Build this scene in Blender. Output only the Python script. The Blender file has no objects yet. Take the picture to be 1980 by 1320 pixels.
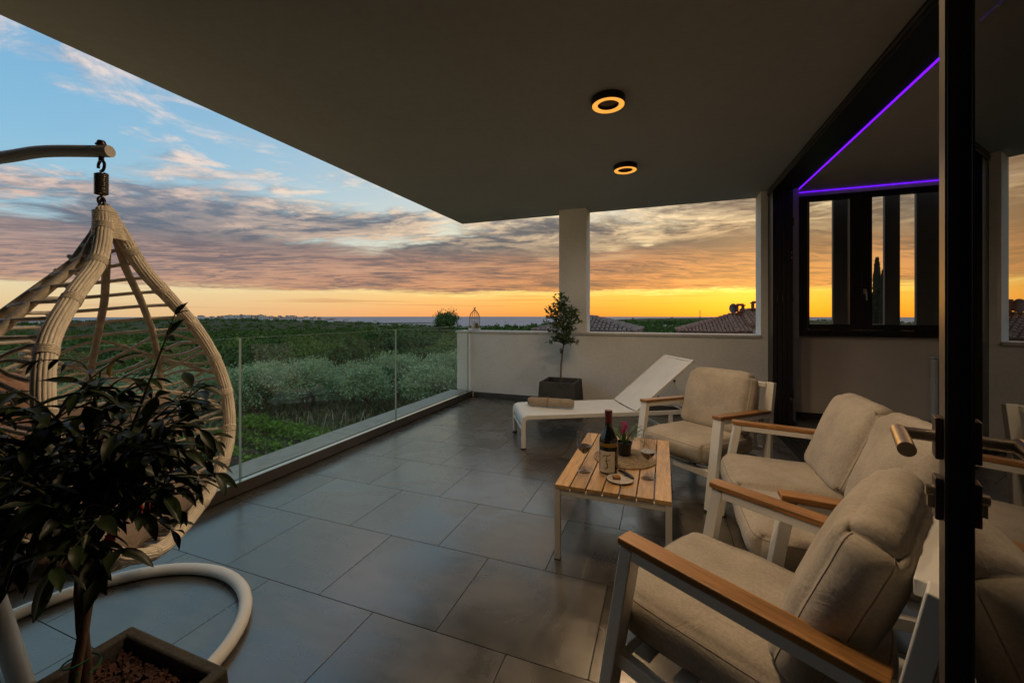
import bpy, math, random
import numpy as np
from mathutils import Vector, Matrix, noise, Quaternion

R = math.radians
PI = math.pi
scene = bpy.context.scene
COL = scene.collection

# ------------------------------------------------------------------ camera, sky, sun, exposure
YAW = R(20.56)
cam_d = bpy.data.cameras.new("camera")
cam = bpy.data.objects.new("camera", cam_d)
COL.objects.link(cam)
cam.location = (0, 0, 1.3)
cam.rotation_euler = (R(90), 0, YAW)
cam_d.sensor_fit = 'HORIZONTAL'
cam_d.sensor_width = 36
cam_d.lens = 36 * 781 / 1980
cam_d.shift_y = -51 / 1980
cam_d.clip_start = 0.02
cam_d.clip_end = 30000
scene.camera = cam

scene.view_settings.view_transform = 'Standard'
scene.view_settings.look = 'None'
scene.view_settings.gamma = 1
scene.view_settings.use_curve_mapping = False
scene.view_settings.exposure = 0.7
scene.render.engine = 'CYCLES'
scene.cycles.use_denoising = True
scene.cycles.max_bounces = 10
scene.cycles.diffuse_bounces = 5
scene.cycles.glossy_bounces = 5
scene.cycles.transmission_bounces = 8
scene.cycles.transparent_max_bounces = 24
scene.cycles.sample_clamp_indirect = 4
scene.cycles.caustics_reflective = False
scene.cycles.caustics_refractive = False

SUN_AZ = R(12)            # to the right of +Y
SUN_EL = R(3)


def lin(r, g, b):
    f = lambda c: (c / 255 / 12.92) if c / 255 <= 0.04045 else ((c / 255 + 0.055) / 1.055) ** 2.4
    return (f(r), f(g), f(b), 1.0)


class NT:
    """small helper to write node trees as expressions"""
    def __init__(self, tree):
        self.t = tree
        tree.nodes.clear()

    def n(self, typ, **kw):
        nd = self.t.nodes.new(typ)
        for k, v in kw.items():
            setattr(nd, k, v)
        return nd

    def put(self, sock, v):
        if isinstance(v, bpy.types.NodeSocket):
            self.t.links.new(v, sock)
        elif v is not None:
            sock.default_value = v

    def m(self, op, a, b=0.0, c=None, clamp=False):
        nd = self.n('ShaderNodeMath', operation=op, use_clamp=clamp)
        self.put(nd.inputs[0], a)
        self.put(nd.inputs[1], b)
        if c is not None:
            self.put(nd.inputs[2], c)
        return nd.outputs[0]

    def vm(self, op, a, b=None, s=None):
        nd = self.n('ShaderNodeVectorMath', operation=op)
        self.put(nd.inputs[0], a)
        if b is not None:
            self.put(nd.inputs[1], b)
        if s is not None:
            self.put(nd.inputs['Scale'], s)
        return nd.outputs['Value'] if op in ('DOT_PRODUCT', 'LENGTH') else nd.outputs['Vector']

    def xyz(self, x=0.0, y=0.0, z=0.0):
        nd = self.n('ShaderNodeCombineXYZ')
        for i, v in enumerate((x, y, z)):
            self.put(nd.inputs[i], v)
        return nd.outputs[0]

    def sep(self, v):
        nd = self.n('ShaderNodeSeparateXYZ')
        self.put(nd.inputs[0], v)
        return nd.outputs

    def mix(self, f, a, b, blend='MIX'):
        nd = self.n('ShaderNodeMix', data_type='RGBA', blend_type=blend)
        self.put(nd.inputs[0], f)
        self.put(nd.inputs[6], a)
        self.put(nd.inputs[7], b)
        return nd.outputs[2]

    def ramp(self, f, stops, interp='LINEAR'):
        nd = self.n('ShaderNodeValToRGB')
        nd.color_ramp.interpolation = interp
        el = nd.color_ramp.elements
        while len(el) < len(stops):
            el.new(0.5)
        for e, (p, c) in zip(el, stops):
            e.position = p
            e.color = c if len(c) == 4 else (*c, 1)
        self.put(nd.inputs[0], f)
        return nd.outputs[0]

    def smooth(self, v, a, b, lo=0.0, hi=1.0):
        nd = self.n('ShaderNodeMapRange', interpolation_type='SMOOTHSTEP')
        self.put(nd.inputs['Value'], v)
        self.put(nd.inputs['From Min'], a)
        self.put(nd.inputs['From Max'], b)
        self.put(nd.inputs['To Min'], lo)
        self.put(nd.inputs['To Max'], hi)
        return nd.outputs[0]

    def noise(self, vec=None, scale=5.0, detail=3.0, rough=0.5, dist=0.0, color=False):
        nd = self.n('ShaderNodeTexNoise')
        if vec is not None:
            self.put(nd.inputs['Vector'], vec)
        nd.inputs['Scale'].default_value = scale
        nd.inputs['Detail'].default_value = detail
        nd.inputs['Roughness'].default_value = rough
        nd.inputs['Distortion'].default_value = dist
        return nd.outputs['Color'] if color else nd.outputs['Fac']


def build_world():
    w = bpy.data.worlds.new("World")
    scene.world = w
    w.use_nodes = True
    N = NT(w.node_tree)
    g = N.n('ShaderNodeTexCoord').outputs['Generated']
    d = N.vm('NORMALIZE', g)
    x, y, z = N.sep(d)
    zc = N.m('MAXIMUM', z, 0.0)
    ef = N.m('DIVIDE', N.m('ARCSINE', zc), PI / 2)                 # 0 horizon .. 1 zenith
    hl = N.m('MAXIMUM', N.m('SQRT', N.m('ADD', N.m('MULTIPLY', x, x), N.m('MULTIPLY', y, y))), 1e-4)
    sx, sy = math.sin(SUN_AZ), math.cos(SUN_AZ)
    ca = N.m('DIVIDE', N.m('ADD', N.m('MULTIPLY', x, sx), N.m('MULTIPLY', y, sy)), hl)
    s = N.m('POWER', N.m('MULTIPLY', ca, 1.0, clamp=True), 1.8)
    e = lambda deg: deg / 90
    away = N.ramp(ef, [(e(0), lin(216, 184, 138)), (e(2.5), lin(216, 198, 158)), (e(5), lin(190, 198, 190)),
                       (e(10), lin(150, 188, 205)), (e(17), lin(126, 178, 208)), (e(27), lin(110, 164, 204)),
                       (e(45), lin(116, 162, 196)), (e(90), lin(124, 162, 190))])
    near = N.ramp(ef, [(e(0), lin(250, 140, 30)), (e(1.2), lin(254, 160, 34)), (e(3), lin(254, 188, 62)),
                       (e(5), lin(255, 220, 130)), (e(9), lin(255, 228, 170)), (e(15), lin(226, 214, 190)),
                       (e(27), lin(160, 186, 200)), (e(45), lin(122, 164, 196)), (e(90), lin(124, 162, 190))])
    sky = N.mix(s, away, near)
    # cloud deck, projected on a plane high above
    inv = N.m('DIVIDE', 1.0, N.m('ADD', zc, 0.055))
    q = N.xyz(N.m('MULTIPLY', x, inv), N.m('MULTIPLY', y, inv), 0.0)
    warp = N.vm('SCALE', N.vm('SUBTRACT', N.noise(q, 0.55, 3, 0.5, color=True), (0.5, 0.5, 0.5)), s=0.9)
    qw = N.vm('ADD', q, warp)
    # long streaks lying across the view
    rot = N.n('ShaderNodeVectorRotate', rotation_type='Z_AXIS')
    N.put(rot.inputs['Vector'], qw)
    rot.inputs['Angle'].default_value = R(-24)
    qs = N.vm('MULTIPLY', rot.outputs[0], (0.62, 0.92, 1.0))
    n1 = N.noise(qs, 0.80, 13, 0.61)
    n2 = N.noise(N.vm('ADD', qs, (0.035, 0.13, 0.0)), 0.80, 13, 0.61)
    nf = N.noise(N.vm('MULTIPLY', qs, (1.0, 1.25, 1.0)), 5.5, 10, 0.66, 0.3)
    big = N.noise(q, 0.32, 2, 0.5)
    th_a = N.ramp(ef, [(e(0), (.95,) * 3), (e(2.6), (.90,) * 3), (e(3.2), (.36,) * 3), (e(6), (.36,) * 3), (e(8.5), (.42,) * 3), (e(12), (.46,) * 3),
                       (e(15), (.52,) * 3), (e(20), (.57,) * 3), (e(35), (.57,) * 3), (e(90), (.58,) * 3)])
    th_n = N.ramp(ef, [(e(0), (.95,) * 3), (e(2.9), (.90,) * 3), (e(3.7), (.42,) * 3), (e(5), (.32,) * 3), (e(10), (.36,) * 3),
                       (e(17), (.39,) * 3), (e(24), (.53,) * 3), (e(40), (.60,) * 3), (e(90), (.60,) * 3)])
    th = N.mix(s, th_a, th_n)
    dens_n = N.m('ADD', N.m('ADD', n1, N.m('MULTIPLY', N.m('SUBTRACT', nf, 0.5), 0.16)),
                 N.m('MULTIPLY', N.m('SUBTRACT', big, 0.5), 0.22))
    thv = N.sep(th)[0]
    dens = N.smooth(N.m('SUBTRACT', dens_n, thv), -0.03, 0.10)
    thick = N.smooth(N.m('SUBTRACT', dens_n, thv), 0.02, 0.24)
    lit = N.m('ADD', 0.36, N.m('MULTIPLY', N.m('SUBTRACT', n1, n2), 12.0), clamp=True)
    lit = N.m('ADD', lit, N.m('MULTIPLY', N.m('SUBTRACT', nf, 0.5), 2.2), clamp=True)
    lit = N.m('MULTIPLY', lit, N.m('SUBTRACT', 1.0, N.m('MULTIPLY', thick, 0.78)))
    sh_a = N.ramp(ef, [(e(0), lin(170, 140, 120)), (e(5), lin(136, 118, 118)), (e(9), lin(92, 100, 116)), (e(18), lin(136, 150, 168)), (e(90), lin(140, 156, 180))])
    sh_n = N.ramp(ef, [(e(0), lin(165, 95, 35)), (e(4), lin(120, 80, 54)), (e(8), lin(84, 72, 68)), (e(16), lin(86, 76, 72)), (e(30), lin(120, 122, 132)), (e(90), lin(140, 156, 180))])
    li_a = N.ramp(ef, [(e(0), lin(235, 200, 150)), (e(5), lin(204, 162, 136)), (e(10), lin(218, 186, 170)), (e(20), lin(232, 210, 198)), (e(90), lin(205, 208, 215))])
    li_n = N.ramp(ef, [(e(0), lin(255, 190, 80)), (e(5), lin(232, 150, 84)), (e(9), lin(250, 208, 150)), (e(15), lin(255, 234, 190)), (e(30), lin(225, 210, 200)), (e(90), lin(205, 208, 215))])
    band = N.m('MULTIPLY', N.smooth(ef, e(6.0), e(8.2)), N.smooth(ef, e(11.0), e(8.6)))
    lit = N.m('MULTIPLY', lit, N.m('SUBTRACT', 1.0, N.m('MULTIPLY', band, 0.55)))
    ccol = N.mix(lit, N.mix(s, sh_a, sh_n), N.mix(s, li_a, li_n))
    sky = N.mix(dens, sky, ccol)
    # low deck, lit from below, broken by fine dark ripples
    az = N.m('ARCTAN2', x, y)
    edge = N.m('MULTIPLY', N.m('SUBTRACT', N.noise(N.xyz(N.m('MULTIPLY', az, 5.0), N.m('MULTIPLY', ef, 60.0), 0.0), 1.0, 6, 0.6), 0.5), 0.030)
    efd = N.m('ADD', ef, edge)
    deck = N.m('MULTIPLY', N.smooth(efd, e(2.95), e(3.5)), N.smooth(efd, e(9.6), e(7.0)))
    rip = N.noise(N.vm('MULTIPLY', qs, (1.0, 2.6, 1.0)), 3.6, 10, 0.68, 0.5)
    rl = N.smooth(N.m('ADD', rip, N.m('MULTIPLY', N.m('SUBTRACT', n1, 0.5), -0.7)), 0.36, 0.62)
    dk_ = N.mix(s, lin(108, 98, 108), lin(104, 72, 60))
    lt_ = N.mix(s, N.ramp(ef, [(e(3), lin(190, 148, 126)), (e(8), lin(160, 136, 132))]), N.ramp(ef, [(e(3), lin(222, 138, 70)), (e(8), lin(184, 122, 80))]))
    sky = N.mix(N.m('MULTIPLY', deck, 0.93), sky, N.mix(rl, dk_, lt_))
    rimlight = N.m('MULTIPLY', N.m('MULTIPLY', N.smooth(efd, e(2.5), e(3.0)), N.smooth(efd, e(3.6), e(3.1))), N.smooth(rip, 0.42, 0.58))
    sky = N.mix(N.m('MULTIPLY', rimlight, N.m('ADD', 0.35, N.m('MULTIPLY', s, 0.6))), sky, N.mix(s, lin(236, 212, 160), lin(255, 226, 120)))
    # separate small puffs higher up
    q2 = N.vm('ADD', N.vm('MULTIPLY', qw, (1.0, 1.25, 1.0)), (7.3, 2.1, 0.0))
    p1 = N.noise(q2, 1.9, 11, 0.62, 0.25)
    p2 = N.noise(N.vm('ADD', q2, (0.02, 0.08, 0.0)), 1.9, 11, 0.62, 0.25)
    pb = N.noise(q2, 0.55, 2, 0.5)
    pd = N.smooth(N.m('ADD', p1, N.m('MULTIPLY', N.m('SUBTRACT', pb, 0.5), 0.5)), 0.475, 0.64)
    pd = N.m('MULTIPLY', pd, N.smooth(ef, e(8), e(13)))
    pl_ = N.m('ADD', 0.62, N.m('MULTIPLY', N.m('SUBTRACT', p1, p2), 6.0), clamp=True)
    sky = N.mix(N.m('MULTIPLY', pd, 0.85), sky, N.mix(pl_, N.mix(s, sh_a, sh_n), N.mix(s, li_a, li_n)))
    # thin bars of cloud low over the sea
    qb = N.xyz(N.m('MULTIPLY', N.m('ARCTAN2', x, y), 2.2), N.m('MULTIPLY', ef, 170.0), 0.0)
    nb = N.noise(qb, 1.0, 4, 0.5, 0.4)
    bar = N.m('MULTIPLY', N.smooth(nb, 0.53, 0.66), N.m('MULTIPLY', N.smooth(ef, e(0.4), e(1.4)), N.smooth(ef, e(4.2), e(3.2))))
    barcol = N.mix(s, lin(196, 160, 120), lin(206, 122, 42))
    sky = N.mix(N.m('MULTIPLY', bar, 0.65), sky, barcol)
    # physical sky underneath, very weak at this sun height
    ph = N.n('ShaderNodeTexSky')
    ph.sky_type = 'NISHITA'
    ph.sun_disc = False
    ph.sun_elevation = SUN_EL
    ph.sun_rotation = SUN_AZ
    b1 = N.n('ShaderNodeBackground')
    N.put(b1.inputs['Color'], sky)
    b1.inputs['Strength'].default_value = 0.68
    b2 = N.n('ShaderNodeBackground')
    N.put(b2.inputs['Color'], ph.outputs[0])
    b2.inputs['Strength'].default_value = 0.01
    ad = N.n('ShaderNodeAddShader')
    N.put(ad.inputs[0], b1.outputs[0])
    N.put(ad.inputs[1], b2.outputs[0])
    out = N.n('ShaderNodeOutputWorld')
    N.put(out.inputs['Surface'], ad.outputs[0])
    try:
        w.cycles.sampling_method = 'MANUAL'
        w.cycles.sample_map_resolution = 1024
    except Exception:
        pass


build_world()

sun_d = bpy.data.lights.new("sun", 'SUN')
sun_d.energy = 0.12
sun_d.angle = R(50)
sun_d.color = (1.0, 0.55, 0.22)
sun = bpy.data.objects.new("sun", sun_d)
COL.objects.link(sun)
sdir = Vector((math.sin(SUN_AZ) * math.cos(SUN_EL), math.cos(SUN_AZ) * math.cos(SUN_EL), math.sin(SUN_EL)))
sun.rotation_euler = sdir.to_track_quat('Z', 'Y').to_euler()

LAMP_W = 64.0
LAMP_COL = (1.0, 0.70, 0.42)

# ------------------------------------------------------------------ mesh helpers
class MB:
    def __init__(self):
        self.v, self.f, self.mi = [], [], []
        self.cur = 0

    def add(self, vs, fs):
        b = len(self.v)
        self.v.extend(tuple(p) for p in vs)
        for f in fs:
            self.f.append(tuple(b + i for i in f))
            self.mi.append(self.cur)
        return self

    def box(self, x0, x1, y0, y1, z0, z1):
        vs = [(x, y, z) for z in (z0, z1) for y in (y0, y1) for x in (x0, x1)]
        return self.add(vs, [(0, 2, 3, 1), (4, 5, 7, 6), (0, 1, 5, 4), (1, 3, 7, 5), (3, 2, 6, 7), (2, 0, 4, 6)])

    def bar(self, p, q, w, h, up=(0, 0, 1)):
        """box from p to q, w across, h along 'up'"""
        p, q = Vector(p), Vector(q)
        d = (q - p).normalized()
        u = Vector(up)
        s = d.cross(u).normalized()
        u = s.cross(d).normalized()
        vs = []
        for c in (p, q):
            for a, b in ((-1, -1), (1, -1), (1, 1), (-1, 1)):
                vs.append(c + s * (a * w / 2) + u * (b * h / 2))
        return self.add(vs, [(3, 2, 1, 0), (4, 5, 6, 7), (0, 1, 5, 4), (1, 2, 6, 5), (2, 3, 7, 6), (3, 0, 4, 7)])

    def path(self, pts, w, h, side=(0, 1, 0)):
        """rectangular section swept along a polyline lying across 'side' (mitred)"""
        pts = [Vector(p) for p in pts]
        s = Vector(side).normalized()
        rings = []
        for i, p in enumerate(pts):
            a = (pts[i] - pts[i - 1]).normalized() if i else (pts[1] - pts[0]).normalized()
            b = (pts[i + 1] - pts[i]).normalized() if i < len(pts) - 1 else a
            t = (a + b).normalized()
            nrm = s.cross(t).normalized()
            k = 1 / max(0.4, t.dot(a))
            rings.append([p + s * (sx * w / 2) + nrm * (sn * h / 2 * k) for sx, sn in ((-1, -1), (1, -1), (1, 1), (-1, 1))])
        vs = [v for r in rings for v in r]
        fs = [(3, 2, 1, 0)]
        n = len(rings)
        for i in range(n - 1):
            for j in range(4):
                k = (j + 1) % 4
                fs.append((i * 4 + j, i * 4 + k, i * 4 + 4 + k, i * 4 + 4 + j))
        o = (n - 1) * 4
        fs.append((o, o + 1, o + 2, o + 3))
        return self.add(vs, fs)

    def tube(self, pts, r, n=8, cap=True, closed=False):
        pts = [Vector(p) for p in pts]
        m = len(pts)
        rr = list(r) if hasattr(r, '__len__') else [r] * m
        tang = []
        for i in range(m):
            if closed:
                t = pts[(i + 1) % m] - pts[i - 1]
            else:
                t = pts[min(i + 1, m - 1)] - pts[max(i - 1, 0)]
            tang.append(t.normalized() if t.length > 1e-9 else Vector((0, 0, 1)))
        t0 = tang[0]
        u = t0.orthogonal().normalized()
        vs, fs = [], []
        prev = t0
        for i in range(m):
            ax = prev.cross(tang[i])
            if ax.length > 1e-7:
                ang = prev.angle(tang[i])
                u = Quaternion(ax.normalized(), ang) @ u
            u = (u - tang[i] * u.dot(tang[i])).normalized()
            w = tang[i].cross(u)
            for j in range(n):
                a = 2 * PI * j / n
                vs.append(pts[i] + (u * math.cos(a) + w * math.sin(a)) * rr[i])
            prev = tang[i]
        for i in range(m if closed else m - 1):
            i2 = (i + 1) % m
            off = 0
            if closed and i2 == 0:
                best = min(range(n), key=lambda k: (vs[i * n] - vs[k]).length)
                off = best
            for j in range(n):
                fs.append((i * n + j, i * n + (j + 1) % n, i2 * n + (j + 1 + off) % n, i2 * n + (j + off) % n))
        if cap and not closed:
            fs.append(tuple(range(n - 1, -1, -1)))
            fs.append(tuple((m - 1) * n + j for j in range(n)))
        return self.add(vs, fs)

    def lathe(self, prof, n=24, c=(0, 0, 0), caps=True):
        vs, fs = [], []
        m = len(prof)
        for r, z in prof:
            for j in range(n):
                a = 2 * PI * j / n
                vs.append((c[0] + r * math.cos(a), c[1] + r * math.sin(a), c[2] + z))
        for i in range(m - 1):
            for j in range(n):
                k = (j + 1) % n
                fs.append((i * n + j, i * n + k, (i + 1) * n + k, (i + 1) * n + j))
        if caps and prof[0][0] > 1e-6:
            fs.append(tuple(range(n - 1, -1, -1)))
        if caps and prof[-1][0] > 1e-6:
            fs.append(tuple((m - 1) * n + j for j in range(n)))
        return self.add(vs, fs)

    def build(self, name, mat, parent=None, smooth=False, bevel=0.0, ang=40, segs=2, **props):
        me = bpy.data.meshes.new(name)
        me.from_pydata([tuple(p) for p in self.v], [], self.f)
        mats = mat if isinstance(mat, (list, tuple)) else [mat]
        for m_ in mats:
            me.materials.append(m_)
        if len(mats) > 1:
            me.polygons.foreach_set('material_index', self.mi)
        if smooth or bevel:
            me.polygons.foreach_set('use_smooth', [True] * len(me.polygons))
            me.set_sharp_from_angle(angle=R(ang))
        me.update()
        o = link(name, me, parent)
        if bevel:
            b = o.modifiers.new('bevel', 'BEVEL')
            b.width = bevel
            b.segments = segs
            b.limit_method = 'ANGLE'
            b.angle_limit = R(35)
            b.harden_normals = True
        for k, v in props.items():
            o[k] = v
        return o


def link(name, data, parent=None):
    o = bpy.data.objects.new(name, data)
    COL.objects.link(o)
    if parent is not None:
        o.parent = parent
    return o


def fast_mesh(name, V, F, mat, smooth=False):
    """V (n,3) array, F (m,4) or (m,3) array"""
    me = bpy.data.meshes.new(name)
    V = np.asarray(V, np.float32)
    F = np.asarray(F, np.int32)
    k = F.shape[1]
    me.vertices.add(len(V))
    me.vertices.foreach_set('co', V.ravel())
    me.loops.add(F.size)
    me.loops.foreach_set('vertex_index', F.ravel())
    me.polygons.add(len(F))
    me.polygons.foreach_set('loop_start', np.arange(0, F.size, k, dtype=np.int32))
    me.polygons.foreach_set('loop_total', np.full(len(F), k, np.int32))
    if smooth:
        me.polygons.foreach_set('use_smooth', np.ones(len(F), bool))
    me.update(calc_edges=True)
    me.validate()
    if mat:
        me.materials.append(mat)
    return me


def tag(o, label=None, cat=None, group=None, kind=None):
    if label:
        o['label'] = label
    if cat:
        o['category'] = cat
    if group:
        o['group'] = group
    if kind:
        o['kind'] = kind
    return o


def thing(name, label, cat, loc=(0, 0, 0), rotz=0.0, group=None):
    o = bpy.data.objects.new(name, None)
    COL.objects.link(o)
    o.empty_display_size = 0.1
    o.location = loc
    o.rotation_euler = (0, 0, rotz)
    return tag(o, label, cat, group)


def copy_tree(o, parent=None):
    c = o.copy()
    COL.objects.link(c)
    c.parent = parent
    for ch in list(o.children):
        copy_tree(ch, c)
    return c


def spline(pts, n=8):
    """Catmull-Rom through pts"""
    P = [Vector(p) for p in pts]
    out = []
    for i in range(len(P) - 1):
        p0, p1, p2, p3 = P[max(i - 1, 0)], P[i], P[i + 1], P[min(i + 2, len(P) - 1)]
        for k in range(n):
            t = k / n
            out.append(0.5 * ((2 * p1) + (p2 - p0) * t + (2 * p0 - 5 * p1 + 4 * p2 - p3) * t * t + (3 * p1 - p0 - 3 * p2 + p3) * t ** 3))
    out.append(P[-1])
    return out


# ------------------------------------------------------------------ materials
def mat_new(name):
    m = bpy.data.materials.new(name)
    m.use_nodes = True
    return m, NT(m.node_tree)


def finish(N, bs, normal=None):
    if normal is not None:
        N.put(bs.inputs['Normal'], normal)
    out = N.n('ShaderNodeOutputMaterial')
    N.put(out.inputs['Surface'], bs.outputs[0])


def bump(N, h, strength=0.2, dist=0.01):
    b = N.n('ShaderNodeBump')
    b.inputs['Strength'].default_value = strength
    b.inputs['Distance'].default_value = dist
    N.put(b.inputs['Height'], h)
    return b.outputs[0]


def coords(N, rnd=True):
    c = N.n('ShaderNodeTexCoord').outputs['Object']
    if rnd:
        r = N.n('ShaderNodeObjectInfo').outputs['Random']
        c = N.vm('ADD', c, N.xyz(N.m('MULTIPLY', r, 37.0), N.m('MULTIPLY', r, 91.0), N.m('MULTIPLY', r, 13.0)))
    return c


def simple(name, col, rough=0.5, metal=0.0, var=0.12, nscale=6.0, stretch=(1, 1, 1), bscale=0, bstr=0.0, bdist=0.004,
           spec=0.5, rvar=0.0, detail=4, sheen=0.0, rnd_val=0.0, fine=0.0):
    m, N = mat_new(name)
    c = N.vm('MULTIPLY', coords(N), stretch)
    nz = N.noise(c, nscale, detail, 0.55)
    f = N.smooth(nz, 0.28, 0.72)
    a = tuple(max(0, v * (1 - var)) for v in col[:3]) + (1,)
    b = tuple(min(1, v * (1 + var)) for v in col[:3]) + (1,)
    colr = N.mix(f, a, b)
    if fine:
        colr = N.mix(fine, colr, N.ramp(N.noise(c, nscale * 14, 2, 0.5), [(0.3, tuple(v * .4 for v in col[:3])), (0.7, tuple(min(1, v * 1.6) for v in col[:3]))]))
    if rnd_val:
        r = N.n('ShaderNodeObjectInfo').outputs['Random']
        h = N.n('ShaderNodeHueSaturation')
        N.put(h.inputs['Color'], colr)
        N.put(h.inputs['Value'], N.m('ADD', 1 - rnd_val, N.m('MULTIPLY', r, 2 * rnd_val)))
        colr = h.outputs[0]
    bs = N.n('ShaderNodeBsdfPrincipled')
    N.put(bs.inputs['Base Color'], colr)
    bs.inputs['Metallic'].default_value = metal
    bs.inputs['Specular IOR Level'].default_value = spec
    if rvar:
        N.put(bs.inputs['Roughness'], N.m('ADD', rough - rvar, N.m('MULTIPLY', nz, 2 * rvar), clamp=True))
    else:
        bs.inputs['Roughness'].default_value = rough
    if sheen:
        bs.inputs['Sheen Weight'].default_value = sheen
    nm = None
    if bscale:
        nm = bump(N, N.noise(c, bscale, 3, 0.6), bstr, bdist)
    finish(N, bs, nm)
    return m


def mat_tile():
    m, N = mat_new('porcelain_tile')
    c = coords(N)
    n1 = N.noise(c, 2.2, 5, 0.55, 0.8)
    n2 = N.noise(N.vm('MULTIPLY', c, (1.0, 3.2, 1.0)), 6.0, 3, 0.5)
    n3 = N.noise(c, 60, 3, 0.6)
    k = N.m('ADD', N.m('MULTIPLY', n1, 0.65), N.m('MULTIPLY', n2, 0.35))
    base = N.ramp(k, [(0.30, (.034, .030, .025)), (0.5, (.070, .061, .049)), (0.70, (.13, .114, .093))])
    base = N.mix(0.2, base, N.ramp(n3, [(0.3, (.035, .031, .026)), (0.7, (.085, .077, .065))]))
    r = N.n('ShaderNodeObjectInfo').outputs['Random']
    h = N.n('ShaderNodeHueSaturation')
    N.put(h.inputs['Color'], base)
    N.put(h.inputs['Value'], N.m('ADD', 0.90, N.m('MULTIPLY', r, 0.20)))
    bs = N.n('ShaderNodeBsdfPrincipled')
    N.put(bs.inputs['Base Color'], h.outputs[0])
    N.put(bs.inputs['Roughness'], N.m('ADD', 0.20, N.m('MULTIPLY', N.smooth(n1, 0.3, 0.7), 0.14)))
    bs.inputs['Specular IOR Level'].default_value = 0.75
    bs.inputs['IOR'].default_value = 2.1
    bs.inputs['Specular Tint'].default_value = (1.0, .93, .83, 1)
    nm = bump(N, N.m('ADD', n2, N.m('MULTIPLY', n3, 0.3)), 0.10, 0.004)
    finish(N, bs, nm)
    return m


def mat_wood(name, col, axis=0, rnd_val=0.16):
    m, N = mat_new(name)
    c = coords(N)
    st = [1.0, 1.0, 1.0]
    st[axis] = 0.07
    cs = N.vm('MULTIPLY', c, tuple(st))
    g1 = N.noise(cs, 42, 5, 0.6, 0.6)
    g2 = N.noise(cs, 190, 3, 0.6)
    g3 = N.noise(N.vm('MULTIPLY', c, tuple(0.5 if i == axis else 1.0 for i in range(3))), 6, 3, 0.6)
    dk = tuple(v * 0.42 for v in col)
    lt = tuple(min(1, v * 1.35) for v in col)
    base = N.ramp(N.m('ADD', N.m('MULTIPLY', g1, 0.6), N.m('MULTIPLY', g3, 0.4)), [(0.32, dk), (0.5, col), (0.68, lt)])
    base = N.mix(0.25, base, N.ramp(g2, [(0.4, dk), (0.6, lt)]))
    r = N.n('ShaderNodeObjectInfo').outputs['Random']
    h = N.n('ShaderNodeHueSaturation')
    N.put(h.inputs['Color'], base)
    N.put(h.inputs['Value'], N.m('ADD', 1 - rnd_val, N.m('MULTIPLY', r, 2 * rnd_val)))
    bs = N.n('ShaderNodeBsdfPrincipled')
    N.put(bs.inputs['Base Color'], h.outputs[0])
    bs.inputs['Roughness'].default_value = 0.36
    nm = bump(N, N.m('ADD', g1, N.m('MULTIPLY', g2, 0.5)), 0.18, 0.002)
    finish(N, bs, nm)
    return m


def mat_fabric(name, col):
    m, N = mat_new(name)
    c = coords(N)
    n1 = N.noise(c, 5, 4, 0.6)
    n2 = N.noise(c, 120, 2, 0.6)
    dk = tuple(v * 0.82 for v in col)
    lt = tuple(min(1, v * 1.12) for v in col)
    base = N.mix(N.smooth(n1, .3, .7), (*dk, 1), (*lt, 1))
    base = N.mix(0.22, base, N.ramp(n2, [(0.35, tuple(v * .55 for v in col)), (0.65, tuple(min(1, v * 1.3) for v in col))]))
    bs = N.n('ShaderNodeBsdfPrincipled')
    N.put(bs.inputs['Base Color'], base)
    bs.inputs['Roughness'].default_value = 0.9
    bs.inputs['Specular IOR Level'].default_value = 0.2
    bs.inputs['Sheen Weight'].default_value = 0.15
    wr = N.noise(N.vm('MULTIPLY', c, (1, 1, 1)), 11, 4, 0.6, 1.2)
    nm = bump(N, N.m('ADD', N.m('MULTIPLY', N.noise(c, 420, 2, 0.6), 0.10), N.m('MULTIPLY', wr, 1.4)), 0.38, 0.010)
    finish(N, bs, nm)
    return m


def mat_pane(name, tint, boost=1.0, rough=0.0):
    """thin flat glass: clear, with a mirror layer that grows towards grazing view"""
    m, N = mat_new(name)
    geo = N.n('ShaderNodeNewGeometry')
    cosv = N.m('ABSOLUTE', N.vm('DOT_PRODUCT', geo.outputs['Normal'], geo.outputs['Incoming']))
    fr = N.m('ADD', 0.04 * boost, N.m('MULTIPLY', N.m('POWER', N.m('SUBTRACT', 1.0, cosv, clamp=True), 5.0), 0.96), clamp=True)
    tr = N.n('ShaderNodeBsdfTransparent')
    tr.inputs['Color'].default_value = (*tint, 1)
    gl = N.n('ShaderNodeBsdfGlossy')
    gl.inputs['Roughness'].default_value = rough
    gl.inputs['Color'].default_value = (1, 1, 1, 1)
    mx = N.n('ShaderNodeMixShader')
    N.put(mx.inputs[0], fr)
    N.put(mx.inputs[1], tr.outputs[0])
    N.put(mx.inputs[2], gl.outputs[0])
    finish(N, mx)
    return m


def mat_glass(name, col=(1, 1, 1), ior=1.5, rough=0.0, absorb=None, dens=1.0):
    m, N = mat_new(name)
    bs = N.n('ShaderNodeBsdfPrincipled')
    bs.inputs['Base Color'].default_value = (*col, 1)
    bs.inputs['Transmission Weight'].default_value = 1.0
    bs.inputs['Roughness'].default_value = rough
    bs.inputs['IOR'].default_value = ior
    finish(N, bs)
    return m


def mat_emit(name, col, strength):
    m, N = mat_new(name)
    em = N.n('ShaderNodeEmission')
    em.inputs['Color'].default_value = (*col, 1)
    em.inputs['Strength'].default_value = strength
    finish(N, em)
    return m


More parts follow.
